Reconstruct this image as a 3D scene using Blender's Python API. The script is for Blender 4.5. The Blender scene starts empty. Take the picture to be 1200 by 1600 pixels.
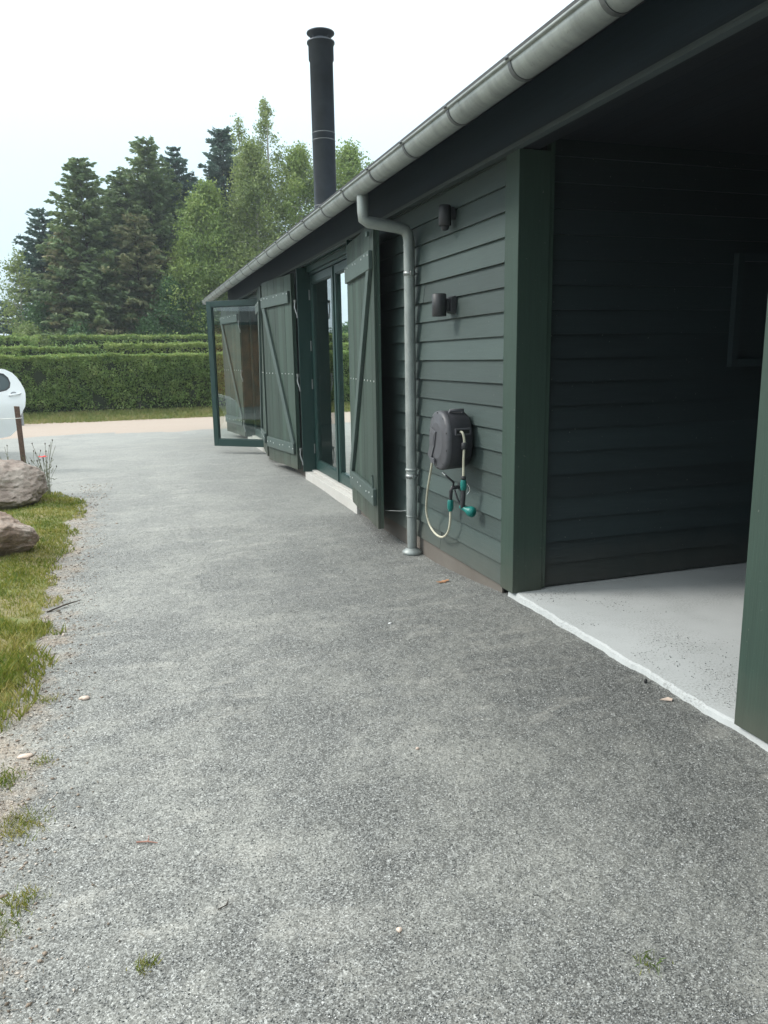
import bpy, bmesh, math, random
import numpy as np
from mathutils import Vector, Matrix, noise
random.seed(7)
rng = np.random.default_rng(11)
S = bpy.context.scene
COL = S.collection
rad = math.radians

# ------------------------------------------------------------------ camera
cd = bpy.data.cameras.new('camera'); cam = bpy.data.objects.new('camera', cd); COL.objects.link(cam)
cd.sensor_fit = 'HORIZONTAL'; cd.sensor_width = 36; cd.lens = 36
cd.clip_start = 0.05; cd.clip_end = 2000
RM = Matrix(((0.9491201433997334, 0.07772575544330254, -0.30517152608596604),
             (-0.31445644267053924, 0.18168594465408935, -0.9317227930978941),
             (-0.016973480958818878, 0.9802800234912059, 0.19688315440438653)))
cam.matrix_world = Matrix.Translation((0, 0, 1.5)) @ RM.to_4x4()
S.camera = cam
S.render.resolution_x = 768; S.render.resolution_y = 1024

# ------------------------------------------------------------------ sky, sun, exposure
SUN_EL = 38; SUN_AZ = 158     # direction the light comes from, measured from +X anticlockwise (far left)
w = bpy.data.worlds.new("World"); S.world = w; w.use_nodes = True
nt = w.node_tree; bg = nt.nodes['Background']
sky = nt.nodes.new('ShaderNodeTexSky'); sky.sky_type = 'NISHITA'; sky.sun_disc = False
sky.sun_elevation = rad(SUN_EL); sky.sun_rotation = rad(90 - SUN_AZ)
sky.air_density = 1.0; sky.dust_density = 3.0; sky.ozone_density = 1.0
mx = nt.nodes.new('ShaderNodeMix'); mx.data_type = 'RGBA'; mx.inputs[0].default_value = 0.88
nt.links.new(sky.outputs[0], mx.inputs[6]); 
mz = nt.nodes.new('ShaderNodeMix'); mz.data_type = 'RGBA'; mz.inputs[6].default_value = (5.6, 7.1, 7.9, 1); mz.inputs[7].default_value = (8.2, 8.5, 8.3, 1)   # thin bright overcast, bluer low down
nt.links.new(mz.outputs[2], mx.inputs[7])
tcw = nt.nodes.new('ShaderNodeTexCoord'); spw = nt.nodes.new('ShaderNodeSeparateXYZ'); nt.links.new(tcw.outputs['Generated'], spw.inputs[0])
mrw = nt.nodes.new('ShaderNodeMapRange'); mrw.inputs[1].default_value = 0.0; mrw.inputs[2].default_value = 1.0; mrw.inputs[3].default_value = 0.66; mrw.inputs[4].default_value = 1.62
nt.links.new(spw.outputs[2], mrw.inputs[0]); mq = nt.nodes.new('ShaderNodeMapRange'); mq.inputs[1].default_value = .22; mq.inputs[2].default_value = .8; nt.links.new(spw.outputs[2], mq.inputs[0]); nt.links.new(mq.outputs[0], mz.inputs[0])
vmw = nt.nodes.new('ShaderNodeVectorMath'); vmw.operation = 'SCALE'; nt.links.new(mx.outputs[2], vmw.inputs[0]); nt.links.new(mrw.outputs[0], vmw.inputs[3])
nt.links.new(vmw.outputs[0], bg.inputs['Color']); bg.inputs['Strength'].default_value = 0.12
sd = bpy.data.lights.new('sun', 'SUN'); sun = bpy.data.objects.new('sun', sd); COL.objects.link(sun)
sd.energy = 1.65; sd.angle = rad(16); sd.color = (1.0, 0.96, 0.9)
dv = Vector((math.cos(rad(SUN_AZ)) * math.cos(rad(SUN_EL)), math.sin(rad(SUN_AZ)) * math.cos(rad(SUN_EL)), math.sin(rad(SUN_EL))))
sun.rotation_euler = dv.to_track_quat('Z', 'Y').to_euler(); sun.location = (-20, 20, 30)
S.view_settings.view_transform = 'Standard'; S.view_settings.look = 'None'
S.view_settings.exposure = 0.75; S.view_settings.gamma = 1; S.view_settings.use_curve_mapping = False
S.render.engine = 'CYCLES'
S.cycles.max_bounces = 8; S.cycles.transparent_max_bounces = 16

# ------------------------------------------------------------------ materials
class N:
    """small node helper"""
    def __init__(s, name):
        s.m = bpy.data.materials.new(name); s.m.use_nodes = True; s.t = s.m.node_tree
        s.b = s.t.nodes['Principled BSDF']; s.o = s.t.nodes['Material Output']
    def n(s, typ, **k):
        x = s.t.nodes.new(typ)
        for a, v in k.items(): setattr(x, a, v)
        return x
    def l(s, a, b): s.t.links.new(a, b)
    def coord(s, scale=(1, 1, 1), world=True):
        if world: src = s.n('ShaderNodeNewGeometry').outputs['Position']
        else: src = s.n('ShaderNodeTexCoord').outputs['Object']
        mp = s.n('ShaderNodeMapping'); mp.inputs['Scale'].default_value = scale; s.l(src, mp.inputs[0]); return mp.outputs[0]
    def noise(s, v, scale, detail=4, rough=.55, dist=0):
        x = s.n('ShaderNodeTexNoise'); x.inputs['Scale'].default_value = scale; x.inputs['Detail'].default_value = detail
        x.inputs['Roughness'].default_value = rough; x.inputs['Distortion'].default_value = dist; s.l(v, x.inputs['Vector']); return x.outputs['Fac']
    def ramp(s, v, stops, interp='LINEAR'):
        x = s.n('ShaderNodeValToRGB'); e = x.color_ramp.elements; x.color_ramp.interpolation = interp
        while len(e) < len(stops): e.new(.5)
        for i, (p, c) in enumerate(stops):
            e[i].position = p; e[i].color = (c if hasattr(c, '__len__') else (c, c, c)) + ((1,) if not hasattr(c, '__len__') or len(c) == 3 else ())
        s.l(v, x.inputs[0]); return x.outputs[0]
    def mix(s, f, a, b, mode='MIX'):
        x = s.n('ShaderNodeMix', data_type='RGBA', blend_type=mode)
        for i, v in ((0, f), (6, a), (7, b)):
            if hasattr(v, 'is_linked'): s.l(v, x.inputs[i])
            elif i == 0: x.inputs[0].default_value = v
            else: x.inputs[i].default_value = tuple(v) + (1,)
        return x.outputs[2]
    def math(s, op, a, b=0.0, clamp=False):
        x = s.n('ShaderNodeMath', operation=op, use_clamp=clamp)
        for i, v in enumerate((a, b)):
            if hasattr(v, 'is_linked'): s.l(v, x.inputs[i])
            else: x.inputs[i].default_value = v
        return x.outputs[0]
    def col(s, v):
        if hasattr(v, 'is_linked'): s.l(v, s.b.inputs['Base Color'])
        else: s.b.inputs['Base Color'].default_value = tuple(v) + (1,)
    def bump(s, h, strength=.3, dist=.01, prev=None):
        x = s.n('ShaderNodeBump'); x.inputs['Strength'].default_value = strength; x.inputs['Distance'].default_value = dist
        s.l(h, x.inputs['Height'])
        if prev is not None: s.l(prev, x.inputs['Normal'])
        s.l(x.outputs[0], s.b.inputs['Normal']); return x.outputs[0]
    def set(s, **k):
        for a, v in k.items():
            i = s.b.inputs[a.replace('_', ' ')]
            if hasattr(v, 'is_linked'): s.l(v, i)
            else: i.default_value = v
        return s

M = {}
def paint(name, base, stretch=(1, 3, 60), spots=True, rough=.62, var=.35):
    k = N(name)
    v = k.coord(stretch, world=False)
    g = k.noise(v, 2.2, 6, .65)
    big = k.noise(k.coord((1, 1, 1)), 1.3, 4)
    isl = k.n('ShaderNodeNewGeometry').outputs['Random Per Island']
    f = k.math('ADD', k.math('MULTIPLY', g, .5), k.math('MULTIPLY', big, .35))
    f = k.math('ADD', f, k.math('MULTIPLY', isl, .42))
    dk = tuple(c * (1 - var) for c in base); lt = tuple(c * (1 + var) for c in base)
    c = k.mix(k.ramp(f, [(.3, 0.0), (.95, 1.0)]), dk, lt)
    if spots:
        sp = k.noise(k.coord((1, 1, 1)), 55, 2, .5)
        c = k.mix(k.ramp(sp, [(.735, 0.0), (.76, .6)]), c, (.16, .17, .15))
        # dirt splashed up from the gravel near the ground
        z = k.n('ShaderNodeSeparateXYZ'); k.l(k.n('ShaderNodeNewGeometry').outputs['Position'], z.inputs[0])
        dz = k.ramp(k.math('ADD', z.outputs[2], k.math('MULTIPLY', k.noise(k.coord((1, 1, 1)), 6, 5), .25)), [(.1, .35), (.42, 0.0)])
        c = k.mix(dz, c, (.13, .115, .09))
    k.col(c); k.set(Roughness=rough)
    k.bump(k.noise(v, 6, 6, .7), .35, .004)
    M[name] = k.m
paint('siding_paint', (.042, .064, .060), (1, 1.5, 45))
paint('post_paint', (.030, .059, .045), (25, 25, 1.2))
paint('plank_paint', (.030, .054, .041), (30, 30, 1.0), var=.42)
paint('batten_paint', (.064, .096, .087), (8, 8, 8))
paint('trim_paint', (.064, .086, .092), (6, 1, 6), spots=False)
paint('fascia_paint', (.017, .033, .049), (8, 1, 20), spots=False)
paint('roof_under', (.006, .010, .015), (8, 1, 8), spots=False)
paint('door_green', (.013, .042, .038), (8, 8, 2), spots=False, rough=.38, var=.15)
paint('carport_shade_paint', (.014, .025, .028), (1, 1.5, 45))  # siding colour darkened, carport's inner shade painted into the base
paint('inner_dark', (.02, .021, .022), (5, 5, 5), spots=False, rough=.9)

def simple(name, col, rough=.5, metal=0, nscale=12, var=.15, bump=0, spec=None):
    k = N(name); f = k.noise(k.coord((1, 1, 1), world=False), nscale, 5)
    k.col(k.mix(k.ramp(f, [(.3, 0.0), (.7, 1.0)]), tuple(c * (1 - var) for c in col), tuple(min(1, c * (1 + var)) for c in col)))
    k.set(Roughness=k.math('ADD', k.math('MULTIPLY', f, .2), rough - .1), Metallic=metal)
    if bump: k.bump(k.noise(k.coord((1, 1, 1), world=False), nscale * 4, 4), bump, .003)
    M[name] = k.m
    return k
k = N('zinc'); f = k.noise(k.coord((1, 3, 1)), 5, 6, .6); f2 = k.noise(k.coord((1, 1, 1)), 40, 3)
k.col(k.mix(k.ramp(f, [(.3, 0.0), (.7, 1.0)]), (.24, .27, .265), (.40, .435, .425))); k.col(k.mix(k.ramp(f2, [(.62, 0.0), (.75, .5)]), k.mix(k.ramp(f, [(.3, 0.0), (.7, 1.0)]), (.235, .262, .258), (.37, .405, .395)), (.2, .2, .18)))
k.set(Metallic=.35, Roughness=k.math('ADD', k.math('MULTIPLY', f, .25), .38)); M['zinc'] = k.m
simple('bracket_metal', (.30, .32, .32), .4, .7)
simple('bracket_dark', (.13, .14, .145), .5, .4)
simple('screw_metal', (.75, .76, .76), .35, .3, 80)
simple('black_steel', (.042, .052, .066), .42, .2, 4, .25)
simple('black_plastic', (.030, .032, .036), .5, 0, 30, .2, .15)
simple('reel_plastic', (.072, .074, .084), .48, 0, 30, .12, .2)
simple('reel_dark', (.028, .029, .035), .5, 0, 30, .12, .2)
simple('hose', (.55, .53, .42), .45, 0, 30, .1)
simple('teal_plastic', (.004, .17, .15), .4, 0, 30, .15)
simple('chrome', (.7, .7, .7), .2, .9, 10, .05)
simple('roof_sheet', (.045, .048, .05), .7, 0, 3, .3, .2)
simple('car_white', (.80, .83, .85), .18, 0, 3, .03)
simple('car_dark', (.02, .022, .024), .4, 0, 8, .1)
simple('car_grey', (.25, .27, .29), .5, 0, 8, .1)
simple('tyre', (.02, .02, .02), .85, 0, 20, .2, .3)
simple('rust', (.13, .085, .065), .85, 0, 40, .35, .4)
simple('white_string', (.8, .8, .78), .6)
simple('poppy_red', (.75, .03, .03), .6, 0, 30, .2)
simple('dry_stem', (.16, .17, .10), .8, 0, 30, .3)
simple('seed_head', (.09, .08, .06), .8, 0, 30, .3)
simple('brown_leaf', (.36, .19, .10), .7, 0, 40, .35, .3)
simple('chip_pale', (.62, .50, .42), .7, 0, 60, .2, .4)
simple('twig_red', (.34, .18, .14), .8, 0, 30, .3, .2)
simple('bark', (.075, .06, .048), .9, 0, 9, .4, .5)
simple('birch_bark', (.34, .33, .29), .8, 0, 9, .5, .3)
simple('shed_wood', (.50, .24, .10), .75, 0, 3, .35, .3)
simple('seal_black', (.012, .013, .014), .6)

# glass: clear double pane, reflects more at a flat angle
k = N('glass')
k.t.nodes.remove(k.b)
tr = k.n('ShaderNodeBsdfTransparent'); tr.inputs[0].default_value = (.80, .86, .83, 1)
gl = k.n('ShaderNodeBsdfGlossy'); gl.inputs['Roughness'].default_value = .012; gl.inputs[0].default_value = (.93, .97, .96, 1)
fr = k.n('ShaderNodeFresnel'); fr.inputs[0].default_value = 1.5
ff = k.math('MULTIPLY', fr.outputs[0], 1.75, True)
nb = k.n('ShaderNodeBump'); nb.inputs['Strength'].default_value = .02; nb.inputs['Distance'].default_value = .02
k.l(k.noise(k.coord((1, 1, 1)), 1.5, 2), nb.inputs['Height']); k.l(nb.outputs[0], gl.inputs['Normal'])
ms = k.n('ShaderNodeMixShader'); k.l(ff, ms.inputs[0]); k.l(tr.outputs[0], ms.inputs[1]); k.l(gl.outputs[0], ms.inputs[2]); k.l(ms.outputs[0], k.o.inputs[0])
M['glass'] = k.m
k = N('car_glass'); k.col((.05, .075, .08)); k.set(Roughness=.05); M['car_glass'] = k.m

# concrete of the slab / door step
def concrete(name, a, b, dirt, dirt_amt):
    k = N(name); v = k.coord()
    c = k.mix(k.ramp(k.noise(v, 1.7, 6), [(.3, 0.0), (.7, 1.0)]), a, b)
    c = k.mix(k.math('MULTIPLY', k.noise(v, 160, 3), .35), c, tuple(x * .5 for x in a))
    d = k.math('MULTIPLY', k.ramp(k.noise(k.coord((1, 1, 1)), 2.1, 3), [(.44, 0.0), (.66, 1.0)]), k.ramp(k.noise(k.coord((1, .7, 1)), 105, 4, .7), [(.50, 0.0), (.62, 1.0)]))
    c = k.mix(k.math('MULTIPLY', d, dirt_amt), c, dirt)
    cr = k.ramp(k.noise(k.coord((1.5, .4, 1)), 9, 6, .7, 1.2), [(.488, 0.0), (.5, .45), (.512, 0.0)])
    c = k.mix(k.math('MULTIPLY', k.math('MULTIPLY', cr, .25), k.ramp(k.noise(v, 1.1, 2), [(.48, 0.0), (.6, 1.0)])), c, dirt)
    k.col(c); k.set(Roughness=.9); k.bump(k.noise(v, 70, 6, .7), .35, .004); M[name] = k.m
concrete('slab_concrete', (.46, .485, .485), (.55, .575, .575), (.14, .14, .13), .7)
concrete('step_concrete', (.48, .47, .44), (.60, .595, .57), (.32, .27, .2), .6)
concrete('plinth_dirt', (.125, .11, .095), (.185, .17, .15), (.10, .09, .07), .7)

# crushed-stone gravel
k = N('gravel'); P = k.coord()
def vor(scale, out='Color', feat='F1'):
    x = k.n('ShaderNodeTexVoronoi', feature=feat); x.inputs['Scale'].default_value = scale; k.l(P, x.inputs['Vector']); return x.outputs[out]
g1 = k.n('ShaderNodeSeparateColor'); k.l(vor(290), g1.inputs[0])
g2 = k.n('ShaderNodeSeparateColor'); k.l(vor(165), g2.inputs[0])
grain = k.math('ADD', k.math('MULTIPLY', g1.outputs[0], .62), k.math('MULTIPLY', g2.outputs[1], .38))
fines = k.noise(k.coord((1, 1, 1)), 1.25, 8, .66, .2)      # where pale dust has washed up
fines2 = k.noise(k.coord((1, 1, 1)), 8.0, 6, .65)
fm = k.ramp(k.math('ADD', k.math('MULTIPLY', fines, .65), k.math('MULTIPLY', fines2, .35)), [(.44, 0.0), (.60, 1.0)])
stone = k.ramp(grain, [(.08, (.055, .056, .055)), (.38, (.115, .118, .114)), (.62, (.205, .209, .202)), (.80, (.31, .32, .318)), (.93, (.49, .50, .495))])
dust = k.ramp(grain, [(.1, (.17, .172, .162)), (.5, (.265, .268, .252)), (.9, (.41, .413, .39))])
c = k.mix(k.math('MULTIPLY', fm, .85), stone, dust)
pat = k.ramp(k.noise(k.coord((.55, 1.5, 1)), 4.2, 8, .66, .3), [(.52, 0.0), (.63, 1.0)])          # small pale dusty scuffs
pat = k.math('MULTIPLY', pat, k.ramp(k.noise(P, .8, 3), [(.40, 0.15), (.60, 1.0)]))
c = k.mix(k.math('MULTIPLY', pat, .55), c, k.mix(grain, (.25, .245, .225), (.50, .495, .465)))
dpt = k.ramp(k.noise(k.coord((.7, 1.3, 2)), 1.9, 6, .6, .2), [(.55, 0.0), (.70, .38)])              # damp, coarser hollows
c = k.mix(dpt, c, k.mix(1.0, c, (.62, .63, .63), 'MULTIPLY'))
# the driven middle and the far yard are paler, the strip along the building is darkened for its dark chippings and the barn's shade
sx = k.n('ShaderNodeSeparateXYZ'); k.l(P, sx.inputs[0])
wob = k.math('MULTIPLY', k.noise(P, .9, 4), 1.4)
side = k.ramp(k.math('MULTIPLY', k.math('ADD', k.math('SUBTRACT', sx.outputs[0], k.math('MULTIPLY', sx.outputs[1], .06)), wob), .25), [(.17, 0.0), (.58, 1.0)])
c = k.mix(k.math('MULTIPLY', side, .55), c, k.mix(1.0, c, (.46, .465, .46), 'MULTIPLY'))
far = k.ramp(k.math('MULTIPLY', k.math('ADD', sx.outputs[1], k.math('MULTIPLY', wob, 1.5)), .05), [(.22, 0.0), (.75, 1.0)])
c = k.mix(k.math('MULTIPLY', far, .55), c, k.mix(k.noise(P, 30, 5), (.22, .228, .222), (.39, .40, .39)))
# warm earth along the grass edge
ed = k.ramp(k.math('ADD', k.math('ADD', sx.outputs[0], .10), k.math('MULTIPLY', k.noise(P, 2.4, 6, .7), .9)), [(.0, 1.0), (.13, 0.0)])
ed = k.math('MULTIPLY', ed, k.ramp(k.math('MULTIPLY', sx.outputs[1], .1), [(.80, 1.0), (1.0, 0.0)]))
ed = k.math('MULTIPLY', ed, k.ramp(k.noise(P, 5, 6, .7), [(.42, .35), (.58, 1.0)]))
c = k.mix(k.math('MULTIPLY', ed, .75), c, k.mix(grain, (.13, .10, .075), (.44, .36, .29)))
k.col(k.mix(1.0, c, (1.08, 1.085, 1.07), 'MULTIPLY')); k.set(Roughness=.92)
b1 = k.bump(grain, .45, .003)
k.bump(k.math('ADD', fines2, k.noise(P, 22, 4)), .7, .02, b1)
M['gravel'] = k.m
k = N('road_gravel'); P = k.coord(); n1 = k.noise(P, 45, 5, .7); n2 = k.noise(k.coord((.3, 1.6, 1)), 1.6, 5)
k.col(k.mix(k.ramp(n2, [(.38, 0.0), (.6, 1.0)]), k.mix(n1, (.24, .19, .155), (.50, .425, .365)), k.mix(n1, (.24, .20, .17), (.50, .43, .37)))); k.set(Roughness=.95); k.bump(n1, .5, .01); M['road_gravel'] = k.m
k = N('soil_grass'); P = k.coord(); n1 = k.noise(P, 14, 5, .7); n2 = k.noise(P, 1.8, 4)
k.col(k.mix(k.ramp(n2, [(.4, 0.0), (.6, 1.0)]), k.mix(n1, (.07, .11, .022), (.22, .25, .07)), k.mix(n1, (.13, .12, .05), (.36, .31, .17)))); k.set(Roughness=.95); k.bump(n1, .6, .02); M['soil_grass'] = k.m

def leafmat(name, cols, scale=.5, trans=.35, rough=.6):
    k = N(name); isl = k.n('ShaderNodeNewGeometry').outputs['Random Per Island']
    f = k.math('ADD', k.math('MULTIPLY', isl, .5), k.math('MULTIPLY', k.ramp(k.noise(k.coord(), scale, 4), [(.3, 0.0), (.7, 1.0)]), .5))
    c = k.ramp(f, [(i / (len(cols) - 1) * .84 + .08, q) for i, q in enumerate(cols)])
    k.col(c); k.set(Roughness=rough)
    t = k.n('ShaderNodeBsdfTranslucent'); k.l(c, t.inputs[0]); ms = k.n('ShaderNodeMixShader'); ms.inputs[0].default_value = trans
    k.l(k.b.outputs[0], ms.inputs[1]); k.l(t.outputs[0], ms.inputs[2]); k.l(ms.outputs[0], k.o.inputs[0]); M[name] = k.m
leafmat('needles_blue', [(.060, .112, .098), (.092, .158, .125), (.14, .21, .16)])
leafmat('needles_green', [(.088, .15, .070), (.155, .225, .098), (.235, .29, .125)])
leafmat('needles_brown', [(.12, .16, .075), (.195, .215, .10), (.28, .25, .135)])
leafmat('birch_leaf', [(.12, .20, .050), (.22, .31, .08), (.33, .41, .12)])
leafmat('birch_grey_leaf', [(.13, .19, .06), (.215, .28, .09), (.31, .37, .135)])
leafmat('bush_leaf', [(.04, .10, .035), (.07, .155, .055), (.12, .22, .08)])
leafmat('hedge_leaf', [(.065, .125, .036), (.15, .245, .070), (.25, .36, .11), (.38, .45, .17)], 1.3)
leafmat('hedge_top', [(.13, .20, .05), (.22, .30, .08), (.33, .39, .13)], 1.3)
leafmat('twigs', [(.06, .05, .03), (.15, .12, .08)], 1.3, 0)
leafmat('grass', [(.07, .15, .018), (.16, .21, .03), (.30, .29, .06), (.50, .43, .19)], 2.2)
leafmat('verge_grass', [(.11, .17, .045), (.22, .25, .075), (.36, .32, .15)], 1.5)
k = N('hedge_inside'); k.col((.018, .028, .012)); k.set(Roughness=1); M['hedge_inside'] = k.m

def granite(name, cols):
    k = N(name); v = k.coord((1, 1, 1), world=False); n1 = k.noise(v, 3.5, 8, .65, .6); n2 = k.noise(v, 60, 3, .6); n3 = k.noise(v, 9, 6, .7)
    c = k.ramp(n1, [(.3, cols[0]), (.5, cols[1]), (.68, cols[2])])
    c = k.mix(k.math('MULTIPLY', n2, .5), c, tuple(x * .45 for x in cols[0]))
    c = k.mix(k.ramp(n3, [(.60, 0.0), (.72, .7)]), c, cols[3])
    k.col(c); k.set(Roughness=.9); b = k.bump(n3, 1.0, .05); k.bump(n2, .8, .012, b); M[name] = k.m
granite('granite_pink', [(.24, .19, .165), (.42, .345, .30), (.62, .55, .49), (.66, .62, .57)])
granite('granite_brown', [(.24, .165, .13), (.40, .295, .235), (.56, .48, .42), (.66, .65, .61)])

# ------------------------------------------------------------------ mesh helpers
class MB:
    def __init__(s): s.v = []; s.f = []; s.sm = []
    def face_strip(s, vs, fs, smooth=False):
        o = len(s.v); s.v += [tuple(p) for p in vs]; s.f += [tuple(i + o for i in f) for f in fs]; s.sm += [smooth] * len(fs)
    def box(s, x0, x1, y0, y1, z0, z1):
        s.hexa([(x0, y0, z0), (x1, y0, z0), (x1, y1, z0), (x0, y1, z0), (x0, y0, z1), (x1, y0, z1), (x1, y1, z1), (x0, y1, z1)])
    def hexa(s, p):
        s.face_strip(p, [(0, 3, 2, 1), (4, 5, 6, 7), (0, 1, 5, 4), (1, 2, 6, 5), (2, 3, 7, 6), (3, 0, 4, 7)])
    def obox(s, c, ax, ay, az):          # oriented box, half vectors
        c = Vector(c); ax = Vector(ax); ay = Vector(ay); az = Vector(az)
        s.hexa([c - ax - ay - az, c + ax - ay - az, c + ax + ay - az, c - ax + ay - az, c - ax - ay + az, c + ax - ay + az, c + ax + ay + az, c - ax + ay + az])
    def tube(s, pts, r, n=12, cap=True, smooth=True):
        pts = [Vector(p) for p in pts]; R = r if hasattr(r, '__len__') else [r] * len(pts)
        vs = []; u = None
        for i, p in enumerate(pts):
            d = (pts[min(i + 1, len(pts) - 1)] - pts[max(i - 1, 0)]).normalized()
            if u is None: u = d.orthogonal().normalized()
            u = (u - d * u.dot(d)).normalized(); v2 = d.cross(u)
            for k in range(n):
                a = 2 * math.pi * k / n; vs.append(p + (u * math.cos(a) + v2 * math.sin(a)) * R[i])
        fs = [(i * n + k, i * n + (k + 1) % n, (i + 1) * n + (k + 1) % n, (i + 1) * n + k) for i in range(len(pts) - 1) for k in range(n)]
        s.face_strip(vs, fs, smooth)
        if cap:
            s.face_strip(vs[:n], [tuple(range(n))[::-1]]); s.face_strip(vs[-n:], [tuple(range(n))])
    def lathe(s, c, prof, n=28, axis='Z', smooth=True):
        vs = []
        for (r, h) in prof:
            for k in range(n):
                a = 2 * math.pi * k / n
                q = (r * math.cos(a), r * math.sin(a), h)
                if axis == 'X': q = (h, r * math.cos(a), r * math.sin(a))
                if axis == 'Y': q = (r * math.sin(a), h, r * math.cos(a))
                vs.append((c[0] + q[0], c[1] + q[1], c[2] + q[2]))
        m = len(prof)
        s.face_strip(vs, [(i * n + k, i * n + (k + 1) % n, (i + 1) * n + (k + 1) % n, (i + 1) * n + k) for i in range(m - 1) for k in range(n)], smooth)
    def build(s, name, mat, parent=None, bevel=0, loc=None, fix=True):
        me = bpy.data.meshes.new(name); me.from_pydata(s.v, [], s.f); me.polygons.foreach_set('use_smooth', s.sm)
        if fix:
            b = bmesh.new(); b.from_mesh(me); bmesh.ops.recalc_face_normals(b, faces=b.faces); b.to_mesh(me); b.free()
        if bevel: pass
        me.materials.append(M[mat]); o = bpy.data.objects.new(name, me); COL.objects.link(o)
        if loc: 
            me.transform(Matrix.Translation(-Vector(loc))); o.location = loc
        if bevel:
            md = o.modifiers.new('bevel', 'BEVEL'); md.width = bevel; md.segments = 2; md.limit_method = 'ANGLE'; md.angle_limit = rad(40)
        if parent:
            o.parent = parent; bpy.context.view_layer.update(); o.matrix_parent_inverse = parent.matrix_world.inverted()
        return o
def tag(o, label, cat, group=None):
    o['label'] = label; o['category'] = cat
    if group: o['group'] = group
    return o
def struct(o): o['kind'] = 'structure'; return o
def thing(name, loc, label, cat, group=None):
    o = bpy.data.objects.new(name, None); COL.objects.link(o); o.location = loc; o.empty_display_size = .2
    return tag(o, label, cat, group)
def quads(name, Q, mat, parent=None):
    """Q: (N,4,3) array of quads"""
    n = len(Q); me = bpy.data.meshes.new(name)
    me.vertices.add(n * 4); me.vertices.foreach_set('co', Q.reshape(-1).astype(np.float32))
    me.loops.add(n * 4); me.loops.foreach_set('vertex_index', np.arange(n * 4, dtype=np.int32))
    me.polygons.add(n); me.polygons.foreach_set('loop_start', np.arange(0, n * 4, 4, dtype=np.int32)); me.polygons.foreach_set('loop_total', np.full(n, 4, dtype=np.int32))
    me.update(calc_edges=True); me.materials.append(M[mat])
    o = bpy.data.objects.new(name, me); COL.objects.link(o)
    if parent: o.parent = parent; bpy.context.view_layer.update(); o.matrix_parent_inverse = parent.matrix_world.inverted()
    return o
def unit(a): return a / np.maximum(np.linalg.norm(a, axis=-1, keepdims=True), 1e-9)
def leaves(P, size, aspect=.55, dirs=None, droop=0, jit=1.0):
    """diamond leaves at P"""
    n = len(P); d = rng.normal(size=(n, 3)) * jit
    if dirs is not None: d = d * .55 + dirs
    d[:, 2] -= droop; d = unit(d); s = unit(np.cross(d, rng.normal(size=(n, 3))))
    L = (size * rng.uniform(.6, 1.35, n))[:, None]; Wd = L * aspect
    return np.stack([P - d * L * .5, P + s * Wd * .5 + d * L * .05, P + d * L * .5, P - s * Wd * .5 + d * L * .05], 1)

# ------------------------------------------------------------------ ground
def smooth(a, b, x):
    t = min(1, max(0, (x - a) / (b - a))); return t * t * (3 - 2 * t)
def gh(x, y):
    z = -.035 - .105 * smooth(3.9, 5.8, y) + .03 * smooth(6.5, 10, y)
    if x < -.3: z -= 0
    z += .012 * noise.noise(Vector((x * .9, y * .9, 0))) + .006 * noise.noise(Vector((x * 3, y * 3, 3)))
    return z
b = MB()
def grid(b, xs, ys, zf):
    o = len(xs); vs = [(x, y, zf(x, y)) for y in ys for x in xs]
    b.face_strip(vs, [(j * o + i, j * o + i + 1, (j + 1) * o + i + 1, (j + 1) * o + i) for j in range(len(ys) - 1) for i in range(o - 1)], True)
grid(b, np.linspace(-600, 600, 9), np.linspace(-600, 600, 9), lambda x, y: -.30)
struct(b.build('ground', 'soil_grass'))
b = MB()
xs = list(np.arange(-16, -4, .8)) + list(np.arange(-4, 2.61, .11)) 
ys = list(np.arange(-8, 0, .5)) + list(np.arange(0, 9, .11)) + list(np.arange(9, 20.6, .35))
grid(b, xs, ys, gh)
struct(b.build('gravel_yard', 'gravel'))
b = MB(); grid(b, list(np.arange(-40, 40, 1.0)), list(np.arange(17.4, 23.4, .3)), lambda x, y: gh(x, y) + (.012 if 18.7 < y + .5 * noise.noise(Vector((x * .5, 0, 0))) else -.03))
struct(b.build('road', 'road_gravel'))
b = MB(); grid(b, list(np.arange(-40, 40, .8)), list(np.arange(22.7, 60, .6)), lambda x, y: -.12 + .16 * smooth(22.8 + .35 * noise.noise(Vector((x * .9, 1, 0))), 24.2, y) - .05)
struct(b.build('verge', 'soil_grass'))

# left grass patch: earth sheet with a ragged edge plus blades
EDGE = [(2.9, -2.6), (3.15, -1.2), (3.4, -.68), (3.8, -.60), (4.3, -.60), (4.8, -.56), (5.3, -.66), (5.9, -.66), (6.5, -.72), (7.2, -.66), (7.8, -.66), (8.4, -.70), (9.0, -.62), (9.6, -.68), (10.2, -.92), (10.8, -1.25), (11.3, -1.7), (11.6, -2.6)]
def edge(y):
    for (a, xa), (c_, xc) in zip(EDGE, EDGE[1:]):
        if a <= y <= c_: return xa + (xc - xa) * (y - a) / (c_ - a) + .05 * noise.noise(Vector((y * 4, 0, 0))) + .03 * noise.noise(Vector((y * 15, 0, 5)))
    return -9
b = MB(); vs = []; ny = 200; nx = 26
for j in range(ny):
    y = 2.92 + (11.55 - 2.92) * j / (ny - 1); e = edge(y)
    for i in range(nx):
        t = i / (nx - 1); x = e - 3.4 * (t ** 1.6); vs.append((x, y, gh(x, y) + .05 * smooth(0, .35, e - x) - .006 + (.012 if i else 0)))
b.face_strip(vs, [(j * nx + i, j * nx + i + 1, (j + 1) * nx + i + 1, (j + 1) * nx + i) for j in range(ny - 1) for i in range(nx - 1)], True)
struct(b.build('lawn_strip', 'soil_grass'))
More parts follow.
